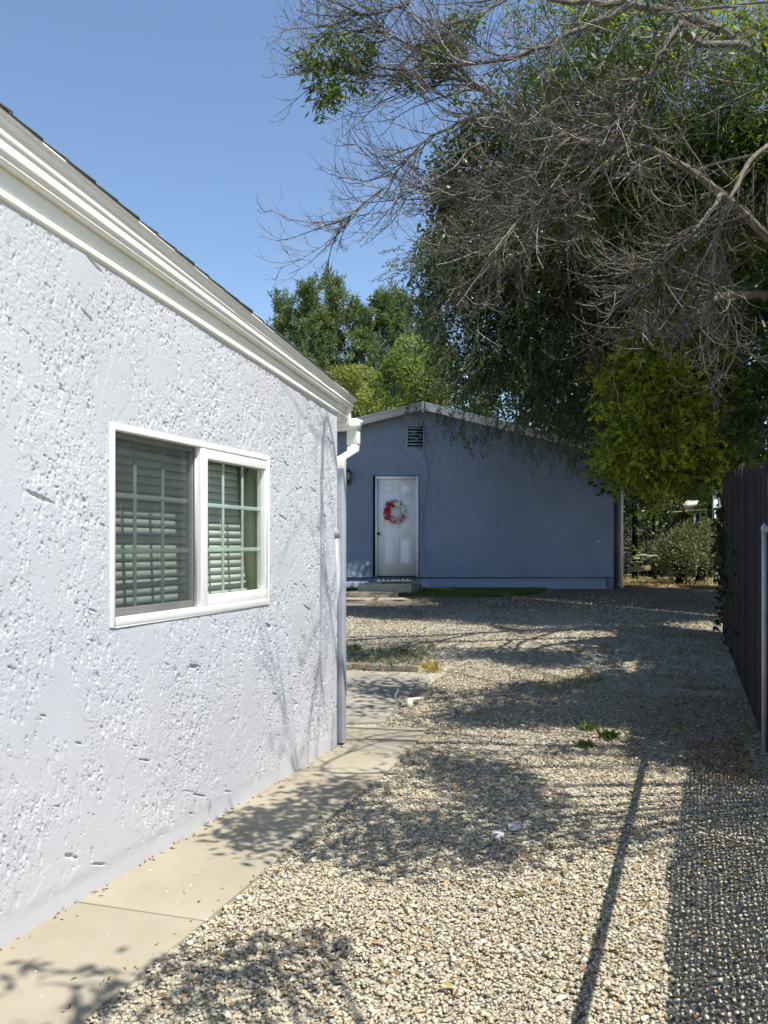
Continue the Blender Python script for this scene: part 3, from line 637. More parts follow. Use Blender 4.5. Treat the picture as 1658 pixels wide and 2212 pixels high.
def tubes(P, R, sides=3):                      # P (n,k,3), R (n,k)
    n, k, _ = P.shape; T = np.gradient(P, axis=1); T = unit(T)
    ref = unit(np.cross(T[:, :1], np.random.default_rng(1).standard_normal((n, 1, 3)))); ref = np.repeat(ref, k, 1)
    a = unit(ref-T*np.sum(ref*T, -1, keepdims=True)); b = np.cross(T, a)
    th = np.arange(sides)*2*math.pi/sides
    V = P[:, :, None]+R[:, :, None, None]*(a[:, :, None]*np.cos(th)[None, None, :, None]+b[:, :, None]*np.sin(th)[None, None, :, None])
    base = (np.arange(n)[:, None, None]*k+np.arange(k-1)[None, :, None])*sides; j = np.arange(sides)[None, None]; j2 = (j+1) % sides
    q = np.stack([base+j, base+j2, base+sides+j2, base+sides+j], -1).reshape(-1, 4)
    return V.reshape(-1, 3), q
def grow(P0, D0, L, rng, k=7, bend=.12, lift=0., wob=.12):
    """many curved shoots at once: lift is added to z of the heading each step"""
    n = len(P0); d = unit(np.array(D0, float)); out = [np.array(P0, float)]; st = (np.broadcast_to(L, n)/(k-1))[:, None]
    cur = rng.standard_normal((n, 3))*bend
    for i in range(k-1):
        d = d+cur+rng.standard_normal((n, 3))*wob; d[:, 2] += np.broadcast_to(lift, n)*(i+1)/k; d = unit(d)
        out.append(out[-1]+d*st)
    return np.stack(out, 1)
def smooth_poly(pts, n=20):
    pts = np.array(pts, float); s = np.linspace(0, len(pts)-1, n); i = np.clip(s.astype(int), 0, len(pts)-2); f = (s-i)[:, None]
    p0 = pts[np.maximum(i-1, 0)]; p1 = pts[i]; p2 = pts[i+1]; p3 = pts[np.minimum(i+2, len(pts)-1)]
    return .5*((2*p1)+(-p0+p2)*f+(2*p0-5*p1+4*p2-p3)*f**2+(-p0+3*p1-3*p2+p3)*f**3)
def along(poly, s):                            # poly (k,3), s in 0..1 -> point, tangent
    k = len(poly)-1; x = np.clip(s, 0, .9999)*k; i = x.astype(int); f = (x-i)[:, None]
    return poly[i]*(1-f)+poly[i+1]*f, unit(poly[i+1]-poly[i])
def spawn(T, s, ang, rng):                     # children of shoots T (n,k,3) at s (m per shoot)
    n, k, _ = T.shape; m = s.shape[1]; x = s*(k-1)*.9999; i = x.astype(int); f = (x-i)[..., None]; r = np.arange(n)[:, None]
    p = T[r, i]*(1-f)+T[r, i+1]*f; t = unit(T[r, i+1]-T[r, i]); q = unit(np.cross(t, rng.standard_normal((n, m, 3))))
    return p.reshape(-1, 3), (t*np.cos(ang)+q*np.sin(ang)).reshape(-1, 3)

GAPS = [[gp(*p)[:2] for p in G_] for G_ in (
    [(560, 1322), (760, 1332), (900, 1345), (1050, 1350), (1120, 1368), (1340, 1358), (1345, 1374), (1180, 1390), (1080, 1400), (960, 1396), (900, 1402), (560, 1402)],
    [(925, 1432), (1060, 1422), (1140, 1462), (1010, 1486), (900, 1478)], [(1127, 1470), (1150, 1448), (1265, 1440), (1260, 1462), (1180, 1472)], [(1345, 1428), (1409, 1424), (1420, 1444), (1350, 1455)],
    [(1500, 1400), (1600, 1392), (1620, 1412), (1510, 1424)], [(760, 1582), (950, 1576), (1400, 1570), (1405, 1592), (1260, 1606), (900, 1612), (760, 1640)], [(1110, 1650), (1300, 1635), (1390, 1660), (1380, 1740), (1200, 1700)],
    [(690, 1905), (1000, 1912), (1240, 1880), (1450, 1860), (1450, 2300), (900, 2300), (760, 2110), (760, 1995), (500, 2020), (300, 2090), (40, 2080), (60, 1960), (420, 1890)],
    [(60, 2130), (200, 2120), (100, 2200), (0, 2210)], [(1325, 1228), (1575, 1228), (1575, 1266), (1335, 1266)], [(200, 1900), (430, 1780), (560, 1700), (700, 1640), (700, 1660), (470, 1770), (430, 1850), (250, 1990)])]
def opened_wall(x, z):
    lit = ((x < dx0-.02) & (x > -1.9) & (z > .5) & (z < szz(1188)+.22*(x-dx0))) | ((x > sx(905)) & (x < sx(932)) & (z < szz(1222))) | ((x > sx(1280)+.10*(z-1)) & (x < sx(1294)+.12*(z-1)) & (z < szz(1140)) & (z > szz(1222)))
    band = (z > rz_(x)-.10) & (z < rz_(x)+.16) & (x > -2) & (x < 2.6)
    return lit, band
def open_shoots(A, R_, keepf=.2):
    p = A[:, A.shape[1]//2]; h = p[:, 2]-g(0, p[:, 1]); gx = p[:, 0]-SUN[0]/SUN[2]*h; gy = p[:, 1]-SUN[1]/SUN[2]*h; h = p[:, 2]-g(0, gy); gx = p[:, 0]-SUN[0]/SUN[2]*h; gy = p[:, 1]-SUN[1]/SUN[2]*h
    k = np.ones(len(A), bool)
    for G_ in GAPS: k &= ~inpoly(gx, gy, G_)
    k |= RNG.random(len(k)) < keepf
    return A[k], R_[k]
def opened(v, q, c):
    """leave out the leaves that would darken the sunlit openings of the yard"""
    p = v.reshape(-1, 4, 3)[:, 0]; x, y, z = p.T; h = z-.15; gx = x-SUN[0]/SUN[2]*h; gy = y-SUN[1]/SUN[2]*h
    h = z-g(0, gy); gx = x-SUN[0]/SUN[2]*h; gy = y-SUN[1]/SUN[2]*h
    k = np.ones(len(p), bool)
    for G_ in GAPS: k &= ~inpoly(gx, gy, G_)
    s_ = (D-y)/-SUN[1]*-1; s_ = (D-y)/SUN[1]; wx_ = x+SUN[0]*s_; wz_ = z+SUN[2]*s_; l_, bnd = opened_wall(wx_, wz_); k &= ~(l_ & (y < D)); k &= ~(bnd & (y < D) & (RNG.random(len(k)) < .9))
    vv = x*N[0]+y*N[1]; sv = (vv-V0)/(SUN[0]*N[0]+SUN[1]*N[1]); tw_ = (x-SUN[0]*sv)*U[0]+(y-SUN[1]*sv)*U[1]; zw_ = z-SUN[2]*sv; k &= ~((sv > 0) & (tw_ < 5.4) & (tw_ > 0) & (zw_ > .12) & (zw_ < 2.9))
    k |= (RNG.random(len(k)) < .02)
    v = v.reshape(-1, 4, 3)[k].reshape(-1, 3); c = c.reshape(-1, 4, 3)[k].reshape(-1, 3); return v, np.arange(len(v)).reshape(-1, 4), c
# ================================================================== THE BIG OVERHANGING TREE
M_leafA = leafmat('willowy_leaf', (.065, .10, .026), .4, c2=(.14, .18, .05))
treeA = empty('overhanging_tree', 'big tree with tangled bare grey twigs reaching over the yard from the right', 'tree')
rA = np.random.default_rng(5)
dA = 8.4
limbs = [
    ([(1900, 700, 9.6), (1760, 260, 9.3), (1607, 99, 8.8), (1479, 35, 8.5), (1367, 8, 8.3), (1230, 4, 8.1), (1120, -25, 8.0)], .066, .016),
    ([(1900, 700, 9.6), (1720, 560, 9.2), (1560, 420, 8.8), (1454, 346, 8.6), (1351, 307, 8.5), (1230, 300, 8.3), (1125, 240, 8.1), (1013, 173, 8.0), (950, 110, 7.9)], .052, .010),
    ([(1367, 8, 8.3), (1303, 42, 8.2), (1220, 75, 8.0), (1190, 100, 7.9), (1080, 130, 7.8), (960, 140, 7.7), (860, 160, 7.6)], .035, .006),
    ([(1125, 240, 8.1), (1050, 245, 8.0), (1016, 253, 7.9), (950, 285, 7.9), (905, 315, 7.8), (865, 365, 7.8), (815, 415, 7.7), (735, 485, 7.6)], .022, .004),
    ([(905, 315, 7.8), (890, 380, 7.8), (868, 440, 7.8), (845, 480, 7.8), (808, 510, 7.8)], .010, .003),
    ([(1013, 173, 8.0), (930, 165, 7.9), (850, 165, 7.8), (760, 155, 7.8), (690, 150, 7.7)], .020, .004),
    ([(1230, 300, 8.3), (1140, 370, 8.2), (1060, 395, 8.1), (980, 420, 8.0), (880, 400, 7.9)], .026, .005),
    ([(1351, 307, 8.5), (1260, 400, 8.0), (1180, 430, 7.9), (1120, 480, 7.8), (1080, 540, 7.8)], .030, .006),
    ([(1607, 99, 8.8), (1500, 90, 8.2), (1470, 50, 8.0), (1420, 120, 7.8), (1380, 200, 7.7), (1345, 240, 7.6)], .040, .012),
    ([(1560, 420, 8.8), (1500, 500, 8.4), (1440, 560, 8.2), (1380, 640, 8.1)], .030, .008),
    ([(1700, 640, 9.2), (1560, 640, 8.8), (1480, 700, 8.4), (1440, 730, 8.3), (1400, 690, 8.3)], .05, .02),
    ([(1479, 35, 8.5), (1330, -60, 8.3), (1150, -80, 8.0), (960, -40, 7.8), (850, 20, 7.7), (760, 30, 7.7)], .035, .005),
    ([(1120, -25, 8.0), (1030, 40, 7.9), (950, 80, 7.9), (880, 95, 7.8), (800, 60, 7.8)], .016, .004),
    ([(1760, 260, 9.3), (1640, 330, 8.6), (1580, 420, 8.2), (1545, 520, 8.0), (1530, 640, 7.9)], .035, .008),
]
b = MB(); LP = []
for pts_, r0, r1 in limbs:
    P = smooth_poly([at(*p) for p in pts_], 24); P += rA.standard_normal(P.shape)*.010*np.linspace(1, 1, 24)[:, None]
    LP.append(P); b.tube(list(P), list(np.linspace(r0, r1, 24)), 8)
b.build('limb', M_bark, treeA, smooth=True)
tb_ = np.array([5.9, 9.9, .25]); tt2 = at(1900, 700, 9.6)
MB().tube(list(smooth_poly([tb_, tb_+[.1, 0, 1.2], tt2, tt2+[.25, .3, 1.8], tt2+[-.2, .3, 4.2]], 16)), list(np.linspace(.26, .09, 16)), 12).build('trunk', M_bark, treeA, smooth=True)
# bare shoots
SH = []; SR = []
def shoots(poly, n, L, spread, lift, r0, lo=.15, hi=1., left=.6, down=0., third=6, seed=0):
    rng = np.random.default_rng(seed); s = rng.uniform(lo, hi, n); p, t = along(poly, s)
    q = unit(np.cross(t, rng.standard_normal((n, 3)))); a = rng.uniform(.4, 1., n)[:, None]*spread
    d = t*np.cos(a)+q*np.sin(a)+np.array([-left, 0, -down]); Ls = L*rng.uniform(.5, 1.2, n)
    A = grow(p, d, Ls, rng, 8, .06, lift, .07); SH.append(A); SR.append(np.linspace(1, .4, 8)[None]*np.full((n, 1), r0))
    m = third; sp, sd = spawn(A, np.sort(rng.uniform(.15, .98, (n, m)), 1), rng.uniform(.4, .8, (n, m, 1)), rng)
    Bs = grow(sp, sd, np.repeat(Ls, m)*rng.uniform(.2, .5, n*m), rng, 8, .07, lift*2.0, .07); SH.append(Bs); SR.append(np.linspace(1, .45, 8)[None]*np.full((n*m, 1), r0*.5))
    m2 = 3; sp, sd = spawn(Bs, np.sort(rng.uniform(.2, .98, (n*m, m2)), 1), rng.uniform(.4, .8, (n*m, m2, 1)), rng)
    C = grow(sp, sd, np.repeat(Ls, m*m2)*rng.uniform(.07, .2, n*m*m2), rng, 8, .07, lift, .06); SH.append(C); SR.append(np.linspace(1, .5, 8)[None]*np.full((n*m*m2, 1), r0*.30))
shoots(LP[0], 40, 1.1, 1.2, .10, .010, left=.3, seed=1)
shoots(LP[1], 60, 1.1, 1.1, .12, .010, lo=.35, left=.5, down=.1, seed=2)
shoots(LP[2], 34, .9, .9, .16, .008, left=.6, seed=3)
shoots(LP[3], 30, .75, .8, .22, .007, left=.5, down=.15, seed=4)
shoots(LP[4], 7, .45, .8, .2, .004, left=.4, down=.2, third=3, seed=5)
shoots(LP[5], 24, .75, .8, .18, .006, left=.6, down=.1, seed=6)
shoots(LP[6], 40, .8, 1.0, .14, .007, left=.5, down=.15, seed=7)
shoots(LP[7], 50, 1.0, 1.1, .10, .008, left=.3, down=.4, seed=8)
shoots(LP[8], 50, 1.1, 1.2, .10, .009, left=.2, down=.6, seed=9)
shoots(LP[9], 28, 1.0, 1.1, .14, .009, left=.2, down=.6, seed=10)
shoots(LP[10], 20, .8, 1.1, .14, .008, left=.1, down=.3, seed=11)
shoots(LP[11], 40, .9, .9, .10, .008, left=.5, seed=12)
shoots(LP[12], 26, .8, .9, .12, .007, left=.6, seed=13)
shoots(LP[13], 34, 1.3, 1.0, .12, .010, left=.1, down=.8, seed=14)
shoots(LP[1], 34, 1.4, .9, .14, .011, lo=.3, hi=.75, left=.1, down=1.1, seed=15)
shoots(LP[0], 40, 1.4, .9, .10, .010, lo=.2, hi=.7, left=.0, down=1.0, seed=16)
shoots(LP[1], 34, 1.2, 1.3, .10, .010, lo=.05, hi=.7, left=.3, down=.3, seed=21)
shoots(LP[0], 40, 1.3, 1.3, .10, .010, lo=.15, hi=.9, left=.4, down=.4, seed=22)
shoots(LP[9], 40, 1.2, 1.3, .12, .009, left=.0, down=.3, seed=23)
shoots(LP[6], 30, 1.1, 1.2, .12, .008, lo=0, hi=.5, left=.2, down=.5, seed=24)
A = np.concatenate(SH); R = np.concatenate(SR); A, R = open_shoots(A, R, .25)
A = A[:, [0, 2, 3, 5, 6, 7]]; R = R[:, [0, 2, 3, 5, 6, 7]]
V, q = tubes(A, R, 3); nA = len(A); cc = np.repeat(np.where(rA.random((nA, 1)) < .7, rA.uniform(.25, .6, (nA, 1)), rA.uniform(.9, 1.5, (nA, 1)))*np.array([1, .99, .98]), 6*3, 0)
tw = link('bare_twigs', mesh_np('bare_twigs', V, q, None, cc), M_twig, treeA); tw['kind'] = 'stuff'
print('twigs', nA, 'quads', len(q))
# leafy sprays: a bunch of lance leaves round a twig point
def bunch(bag, centres, n, rad, L, Wd, rng, col, droop=.5, colvar=.3):
    c = np.asarray(centres, float); m = len(c); p = np.repeat(c, n, 0)+rng.standard_normal((m*n, 3))*rad
    d = rng.standard_normal((m*n, 3)); d[:, 2] = d[:, 2]*.7-droop
    bag.add(leaves(p, d, L, Wd, rng, col, '', None, colvar=colvar))
def ell(c, r, n, rng, shell=0.):
    x = unit(rng.standard_normal((n, 3)))*(rng.uniform(shell, 1, (n, 1))**(1/3)); return np.array(c)+x*np.array(r)
bagA = LeafBag(True)
for (x, y, d_, rr, n) in ((690, 120, 7.7, .22, 14), (705, 175, 7.7, .2, 12), (760, 110, 7.8, .28, 20), (770, 150, 7.8, .2, 10), (715, 215, 7.7, .12, 8), (905, 150, 7.9, .3, 12), (960, 130, 7.9, .2, 8), (1000, 90, 8, .3, 14), (1060, 60, 8.3, .5, 34), (1150, 30, 8.6, .6, 50), (1130, 130, 8.8, .6, 40), (1030, 190, 8.3, .25, 9)):
    bunch(bagA, ell(at(x, y, d_), (rr, rr, rr), n, rA), 22, .05, .10, .022, rA, (1, 1, 1))
# foliage behind the twigs, upper right, and high crown above the picture
for (x, y, d_, rr, n, col) in ((1320, 20, 8.8, .6, 200, (2.8, 2.6, 1.1)), (1480, 60, 8.8, .6, 200, (2.8, 2.5, 1.0)), (1600, 30, 9.0, .6, 200, (2.6, 2.4, 1.0)), (1620, 180, 9.0, .5, 70, (2.0, 2.0, 1.0)), (1200, 120, 9.0, .6, 70, (2.0, 2.0, 1.1)), (1380, 230, 9.2, .7, 80, (2.0, 2.0, 1.1)), (1540, 330, 9.0, .6, 60, (1.5, 1.4, .8)), (1250, 60, 10.2, 1.0, 220, (1.3, 1.3, .9)), (1400, 40, 10.4, 1.1, 190, (1.3, 1.25, .7)), (1560, 90, 10.3, 1.2, 220, (1.4, 1.3, .7)), (1640, 250, 10.4, 1.1, 200, (.9, .95, .8)), (1300, 180, 10.6, 1.0, 170, (.9, .95, .8)), (1450, 250, 10.8, 1.2, 240, (.8, .85, .8)), (1560, 400, 10.6, 1.1, 200, (.8, .85, .8)), (1180, 200, 10.6, .8, 80, (.9, .95, .9)), (1640, 560, 10.2, .9, 150, (.7, .75, .7)), (1260, 330, 11, .9, 110, (.8, .85, .8)), (1420, 400, 11, 1.0, 150, (.8, .9, .7))):  # highest tints paint sunlit, backlit brightness into the top leaves
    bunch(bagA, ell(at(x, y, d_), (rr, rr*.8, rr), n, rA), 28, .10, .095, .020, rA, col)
for c, rr, n in (((4.6, 9.6, 10.2), (2.4, 2.0, 1.4), 150), ((6.8, 10.5, 8.8), (1.8, 2, 1.8), 260), ((6.3, 8.6, 9.0), (2.0, 1.8, 1.2), 160), ((2.8, 10.4, 9.8), (1.2, 1.2, .7), 30)):
    bunch(bagA, ell(c, rr, n, rA), 28, .12, .085, .020, rA, (.9, .95, .9))
bagA.build('foliage', M_leafA, treeA)

# ================================================================== SHADE TREE right of and above the camera (its crown throws the blotches on the yard)
treeC = empty('shade_tree', 'leafy tree standing beyond the fence, crown spread over the near yard', 'tree')
bagC = LeafBag(True); rC = np.random.default_rng(17); hubs = []
def shade(x, y, rx, ry, dens, h, seed=0, ang=0):
    """leafy sprays high on the sun side of a blotch on the ground (centre and size as seen in the picture)"""
    c = gp(x, y); h = 5.8 if (h < 5 and c[1] > 4.6) else h; ex = gp(x+rx, y)[0]-c[0]; y1 = gp(x, max(y-ry, HOR+30))[1]; y0 = gp(x, y+ry)[1]; ey = (y1-y0)/2; cy = (y1+y0)/2
    n = max(int(dens*math.pi*ex*ey*(62 if h < 5 else 105)), 2); a = rC.uniform(0, 6.283, n); r_ = np.sqrt(rC.uniform(0, 1, n))
    P = np.stack([c[0]+ex*r_*np.cos(a), cy+ey*r_*np.sin(a), np.full(n, c[2])], 1)
    hh = h+rC.uniform(-.35, .35, n); P = P+SUN[None]*(hh/SUN[2])[:, None]
    bunch(bagC, P, 34 if h < 5 else 24, .13, .088 if h < 5 else .10, .036 if h < 5 else .042, rC, (.9, .95, .9)); hubs.append((P.mean(0), P, cy))
H1 = 4.0
shade(500, 2100, 90, 22, 1.3, H1); shade(610, 2065, 95, 28, 1.5, H1); shade(700, 2035, 50, 18, 1.0, H1); shade(250, 2165, 110, 18, .35, 4.9); shade(420, 2150, 60, 20, .4, H1)
shade(150, 2130, 120, 20, .2, 4.9)
shade(560, 1785, 100, 45, 1.3, H1); shade(680, 1745, 100, 40, 1.3, H1); shade(610, 1830, 60, 22, .8, H1); shade(760, 1700, 70, 22, .8, H1)
shade(760, 1840, 90, 30, 1.0, H1); shade(900, 1790, 130, 50, 1.2, H1); shade(1060, 1700, 100, 55, 1.1, H1); shade(950, 1650, 90, 28, .8, H1); shade(1060, 1830, 110, 40, 1.1, H1); shade(1180, 1770, 90, 35, .9, H1); shade(900, 1880, 60, 18, .7, H1)
shade(1300, 1800, 90, 18, .7, H1); shade(1400, 1830, 60, 16, .6, H1); shade(1330, 1650, 60, 10, .5, H1); shade(1200, 1625, 160, 8, .6, H1)
H2 = 6.2
shade(1150, 1545, 190, 26, 1.3, H2); shade(1420, 1535, 210, 36, 2.2, H2); shade(1560, 1600, 120, 50, 2.2, H2); shade(1000, 1560, 110, 10, .9, H2); shade(1560, 1480, 130, 40, 1.8, H2)
shade(1250, 1490, 160, 22, 1.5, H2); shade(1450, 1470, 170, 26, 1.6, H2); shade(1250, 1300, 330, 20, 1.3, H2); shade(1180, 1420, 90, 16, 1.2, H2); shade(1060, 1500, 60, 12, .8, H2); shade(960, 1515, 60, 8, .5, H2)
shade(830, 1420, 90, 12, 1.2, H2); shade(850, 1490, 100, 18, .75, H2); shade(800, 1535, 70, 9, .35, H2)
shade(1350, 1370, 190, 16, 1.5, H2); shade(1540, 1390, 120, 30, 1.8, H2); shade(1250, 1335, 250, 12, 1.6, H2); shade(1500, 1320, 200, 18, 2, H2); shade(960, 1318, 180, 9, 1.2, H2); shade(1050, 1420, 70, 10, .9, H2)
for c, rr, n in (((7.0, 3.2, 6.4), (1.6, 2.4, 1.1), 330), ((6.0, 6.0, 8.0), (1.8, 1.8, 1.0), 110)):
    bunch(bagC, ell(c, rr, n, rC), 22, .14, .12, .036, rC, (.9, .95, .9))
M_leafC = leafmat('shade_leaf', (.045, .075, .02), .15, c2=(.08, .11, .035)); bagC.q = bagC.q; V_ = np.concatenate(bagC.v).reshape(-1, 4, 3); C_ = np.concatenate(bagC.c).reshape(-1, 4, 3); p = V_[:, 0]
inview = (p[:, 1] > .3) & (p[:, 1] < 7.5) & (np.abs(p[:, 0]) < p[:, 1]*.51) & (p[:, 2]-EYE < p[:, 1]*.73)      # leaves dropped where the camera would see them; the unseen crown keeps shading
V_ = V_[~inview].reshape(-1, 3); C_ = C_[~inview].reshape(-1, 3); bagC.v, bagC.c, bagC.q = [V_], [C_], [np.arange(len(V_)).reshape(-1, 4)]
bagC.build('foliage', M_leafC, treeC)
crotch = {}
for nm_, tbase, cr_ in (('far', (5.4, 3.7, 0.), (5.1, 3.9, 3.2)), ('near', (2.7, -3.4, 0.), (2.6, -3.0, 3.0))):
    tbase = np.array(tbase); cr_ = np.array(cr_); crotch[nm_] = cr_
    par = treeC
    if nm_ == 'near': treeD = empty('shade_tree', 'leafy tree behind the camera, its spray dropping the nearest blot of shade on the gravel', 'tree'); par = treeD
    MB().tube([tbase, (tbase+cr_)/2+[.06, 0, 0], cr_], [.2, .16, .13], 12).build('trunk', M_bark, par, smooth=True)
bs = {'far': MB(), 'near': MB()}
for c, P, cy_ in hubs:
    nm_ = 'near' if cy_ < 3.3 else 'far'; b = bs[nm_]
    pl = smooth_poly([crotch[nm_], (crotch[nm_]+c)/2+SUN*.5, c], 8); b.tube(list(pl), list(np.linspace(.028, .010, 8)), 6)
    for q_ in P[::max(1, len(P)//8)]: b.tube([c, (c+q_)/2+[0, 0, .05], q_], [.008, .005, .003], 4, cap=False)
SH, SR = [], []
for k_, (a_, b_) in enumerate((((5.25, -2.33, 2.3), (5.05, -2.33, .7)), ((5.3, -2.2, .9), (5.6, -1.9, .0)), ((5.6, -2.2, .02), (6.6, -1.2, .02)), ((4.7, -2.1, .02), (5.8, -2.0, .02)), ((5.9, -1.4, .05), (6.9, -2.6, .08)))):
    A_ = W(*a_)+SUN*5.2; B_ = W(*b_)+SUN*(5.6+.3*k_); pl = smooth_poly([crotch['far'], (crotch['far']+A_)/2+[.3, 0, .9], A_, B_], 24); bs['far'].tube(list(pl), list(np.linspace(.03, .005, 24)), 6)
    shoots(pl, 11, .8, .9, .05, .006, lo=.62, hi=1., left=.2, down=.2, third=5, seed=60+k_)
A = np.concatenate(SH)[:, [0, 2, 3, 5, 6, 7]]; V, q = tubes(A, np.concatenate(SR)[:, [0, 2, 3, 5, 6, 7]], 3); tw = link('bare_twigs', mesh_np('bare_twigs', V, q, None, np.full((len(V), 3), .9)), M_twig, treeC); tw['kind'] = 'stuff'
bs['far'].build('limb', M_bark, treeC); bs['near'].build('limb', M_bark, treeD)

# ================================================================== DARK WEEPING EVERGREEN in front of the outbuilding roof
M_leafB = leafmat('dark_leaflet', (.035, .060, .022), .3, c2=(.10, .14, .04), rough=.35, spec=.5)
treeB = empty('weeping_tree', 'dark dense evergreen tree with hanging leafy strings over the outbuilding roof', 'tree')
rB = np.random.default_rng(23)
bagB = LeafBag(True); strings = []
def sprays(centres, L, rng, col, nl=20, down=1.0, outx=-.35, ll=.055, lw=.024):
    c = np.asarray(centres, float); n = len(c); d = rng.standard_normal((n, 3))*.35+np.array([outx, -.1, -down])
    T = grow(c, d, L*rng.uniform(.6, 1.3, n), rng, 7, .05, -.12*down, .06); strings.append(T)
    s = np.repeat(np.linspace(.08, 1, nl)[None], n, 0); x = s*(6)*.9999; i = x.astype(int); f = (x-i)[..., None]; r_ = np.arange(n)[:, None]
    p = (T[r_, i]*(1-f)+T[r_, i+1]*f).reshape(-1, 3); t = unit(T[r_, i+1]-T[r_, i]).reshape(-1, 3)
    sd = unit(np.cross(t, rng.standard_normal((len(t), 3))))*np.tile(np.where(np.arange(nl) % 2, 1, -1), n)[:, None]
    bagB.add(leaves(p, sd*.9+t*.55, ll, lw, rng, col, '', None, colvar=.35))
blobs = [(1010, 560, 14.2, .9, 1.0), (960, 640, 14.2, .8, .8), (1090, 640, 14.2, 1.0, 1.1), (1200, 600, 14.0, 1.1, 1.0), (1010, 760, 14.3, .8, .9), (1130, 780, 14.2, 1.0, 1.0), (1240, 760, 14, 1.1, 1.1), (1340, 700, 13.8, 1.1, 1.1),
         (1200, 880, 14.3, .75, .6), (1290, 900, 14.2, .7, .7), (1350, 860, 14.0, .8, .8), (1050, 800, 14.6, .7, .35), (960, 545, 14.2, .6, .5), (1120, 480, 14, 1.0, .8), (1260, 480, 13.8, 1.2, 1.0), (1380, 540, 13.6, 1.1, 1.0), (1500, 640, 13.4, 1.2, 1.2), (1600, 760, 13.2, 1.0, 1.0), (1560, 860, 13.4, .9, .8), (1640, 900, 12.8, .7, .8)]
for x, y, d_, rx, rz2 in blobs:
    n = int(150*rx*rz2)+40
    sprays(ell(at(x, y, d_), (rx, .8, rz2), n, rB), .55, rB, (1, 1, 1), 18)
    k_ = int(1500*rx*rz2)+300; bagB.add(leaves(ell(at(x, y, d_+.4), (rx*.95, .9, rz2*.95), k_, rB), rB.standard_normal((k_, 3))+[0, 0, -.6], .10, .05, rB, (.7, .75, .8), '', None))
hang = [(920, 895, .45), (965, 905, .35), (985, 900, .6), (1000, 930, .45), (1015, 960, .2), (1060, 925, .35), (1045, 940, .5), (1110, 930, .4), (1125, 940, .55), (1155, 960, .5), (1170, 930, .4), (1190, 960, .6), (1215, 960, .5), (1235, 980, .5), (1255, 970, .4), (1270, 990, .45), (1290, 990, .5), (1300, 1000, .45), (1310, 960, .5), (940, 890, .25), (1075, 925, .3), (895, 885, .2)]
for x, y, L_ in hang:
    for k_ in range(4): sprays([at(x+rB.normal(0, 7), y-14+rB.normal(0, 8), D-.75+rB.normal(0, .12))], L_*1.25, rB, (.75, .8, .85), 18, outx=rB.choice([-.25, .15]), ll=.068)
sprays(ell(at(905, 560, 14.2), (.45, .3, .35), 40, rB), .5, rB, (1.3, 1.3, 1.1), 18, down=.25, outx=-.9)
sprays(ell(at(1150, 900, 15.6), (1.6, .2, .25), 36, rB), .45, rB, (1.0, 1.05, .9), 18)
n = 2300; fx = rB.uniform(sx(720), xr+.5, n); fz = rB.uniform(.5, 4.6, n); P = np.stack([fx, np.full(n, D), fz], 1)
lit = ((fx < dx0-.05) & (fz < szz(1190)+.25*(fx-dx0))) | ((fx > sx(905)) & (fx < sx(935)) & (fz < szz(1225))) | ((fx > sx(1285)) & (fx < sx(1296)+.12*(fz-1)) & (fz < szz(1150)) & (fz > szz(1215))) | (fz > rz_(fx)+.1)
P = P[~lit]; P = P+SUN[None]*rB.uniform(5.2, 6.8, len(P))[:, None]
bunch(bagB, P, 30, .13, .13, .06, rB, (.8, .85, .8))
# upper crown that keeps the facade in shade
for c, rr, n in (((4.6, 13.2, 7.4), (2.0, 1.2, 1.2), 4200), ((1.9, 14.6, 6.6), (1.2, .9, .7), 1500), ((5.8, 14.0, 5.8), (1.2, 1.2, 1.3), 2600)):
    bagB.add(leaves(ell(c, rr, n, rB), rB.standard_normal((n, 3))+[0, 0, -.6], .12, .055, rB, (.8, .85, .8), '', None))
bagB.build('foliage', M_leafB, treeB)
TT = np.concatenate(strings)[:, ::2]; V, q = tubes(TT, np.full(TT.shape[:2], .0035), 3)
o = link('hanging_stems', mesh_np('hanging_stems', V, q, None, np.full((len(V), 3), .5)), M_twig, treeB); o['kind'] = 'stuff'
b = MB(); base = np.array([6.5, 14.3, .55])
b.tube(list(smooth_poly([base, base+[-.1, 0, 1.6], base+[-.8, .1, 3.2], base+[-2.4, .0, 5.2]], 12)), list(np.linspace(.17, .06, 12)), 10); b.build('trunk', M_bark, treeB, smooth=True)
b = MB()
for x, y, d_, rx, rz2 in blobs: b.tube(list(smooth_poly([base+[-.8, .1, 3.2], (base+[-.5, .1, 3.4]+at(x, y, d_))/2+[0, 0, .3], at(x, y, d_)], 7)), list(np.linspace(.05, .012, 7)), 6)
b.build('limb', M_bark, treeB)

# ================================================================== YELLOW GREEN CONIFER
M_leafD = leafmat('feathery_needle', (.17, .22, .035), .45, c2=(.32, .36, .07), rough=.6)
tD = empty('feathery_conifer', 'yellow green feathery conifer between the outbuilding and the fence', 'tree'); rD = np.random.default_rng(31)
bagD = LeafBag(True)
def feather(centres, n, L, rng, col):
    """each centre: a little plume of short needles round a few radiating twiglets"""
    c = np.asarray(centres, float); m = len(c); k_ = 5; d = unit(rng.standard_normal((m, k_, 3))+np.array([-.25, -.5, .15])); s = rng.uniform(.15, 1, (m, k_, n, 1))
    p = c[:, None, None]+d[:, :, None]*s*L; nd = d[:, :, None]*.8+rng.standard_normal((m, k_, n, 3))*.5
    cc = np.repeat(rng.uniform(.35, 1.5, (m, 1)), k_*n, 0)*np.array(col)
    bagD.add(leaves(p.reshape(-1, 3), nd.reshape(-1, 3), .065, .024, rng, cc, '', None, colvar=.2))
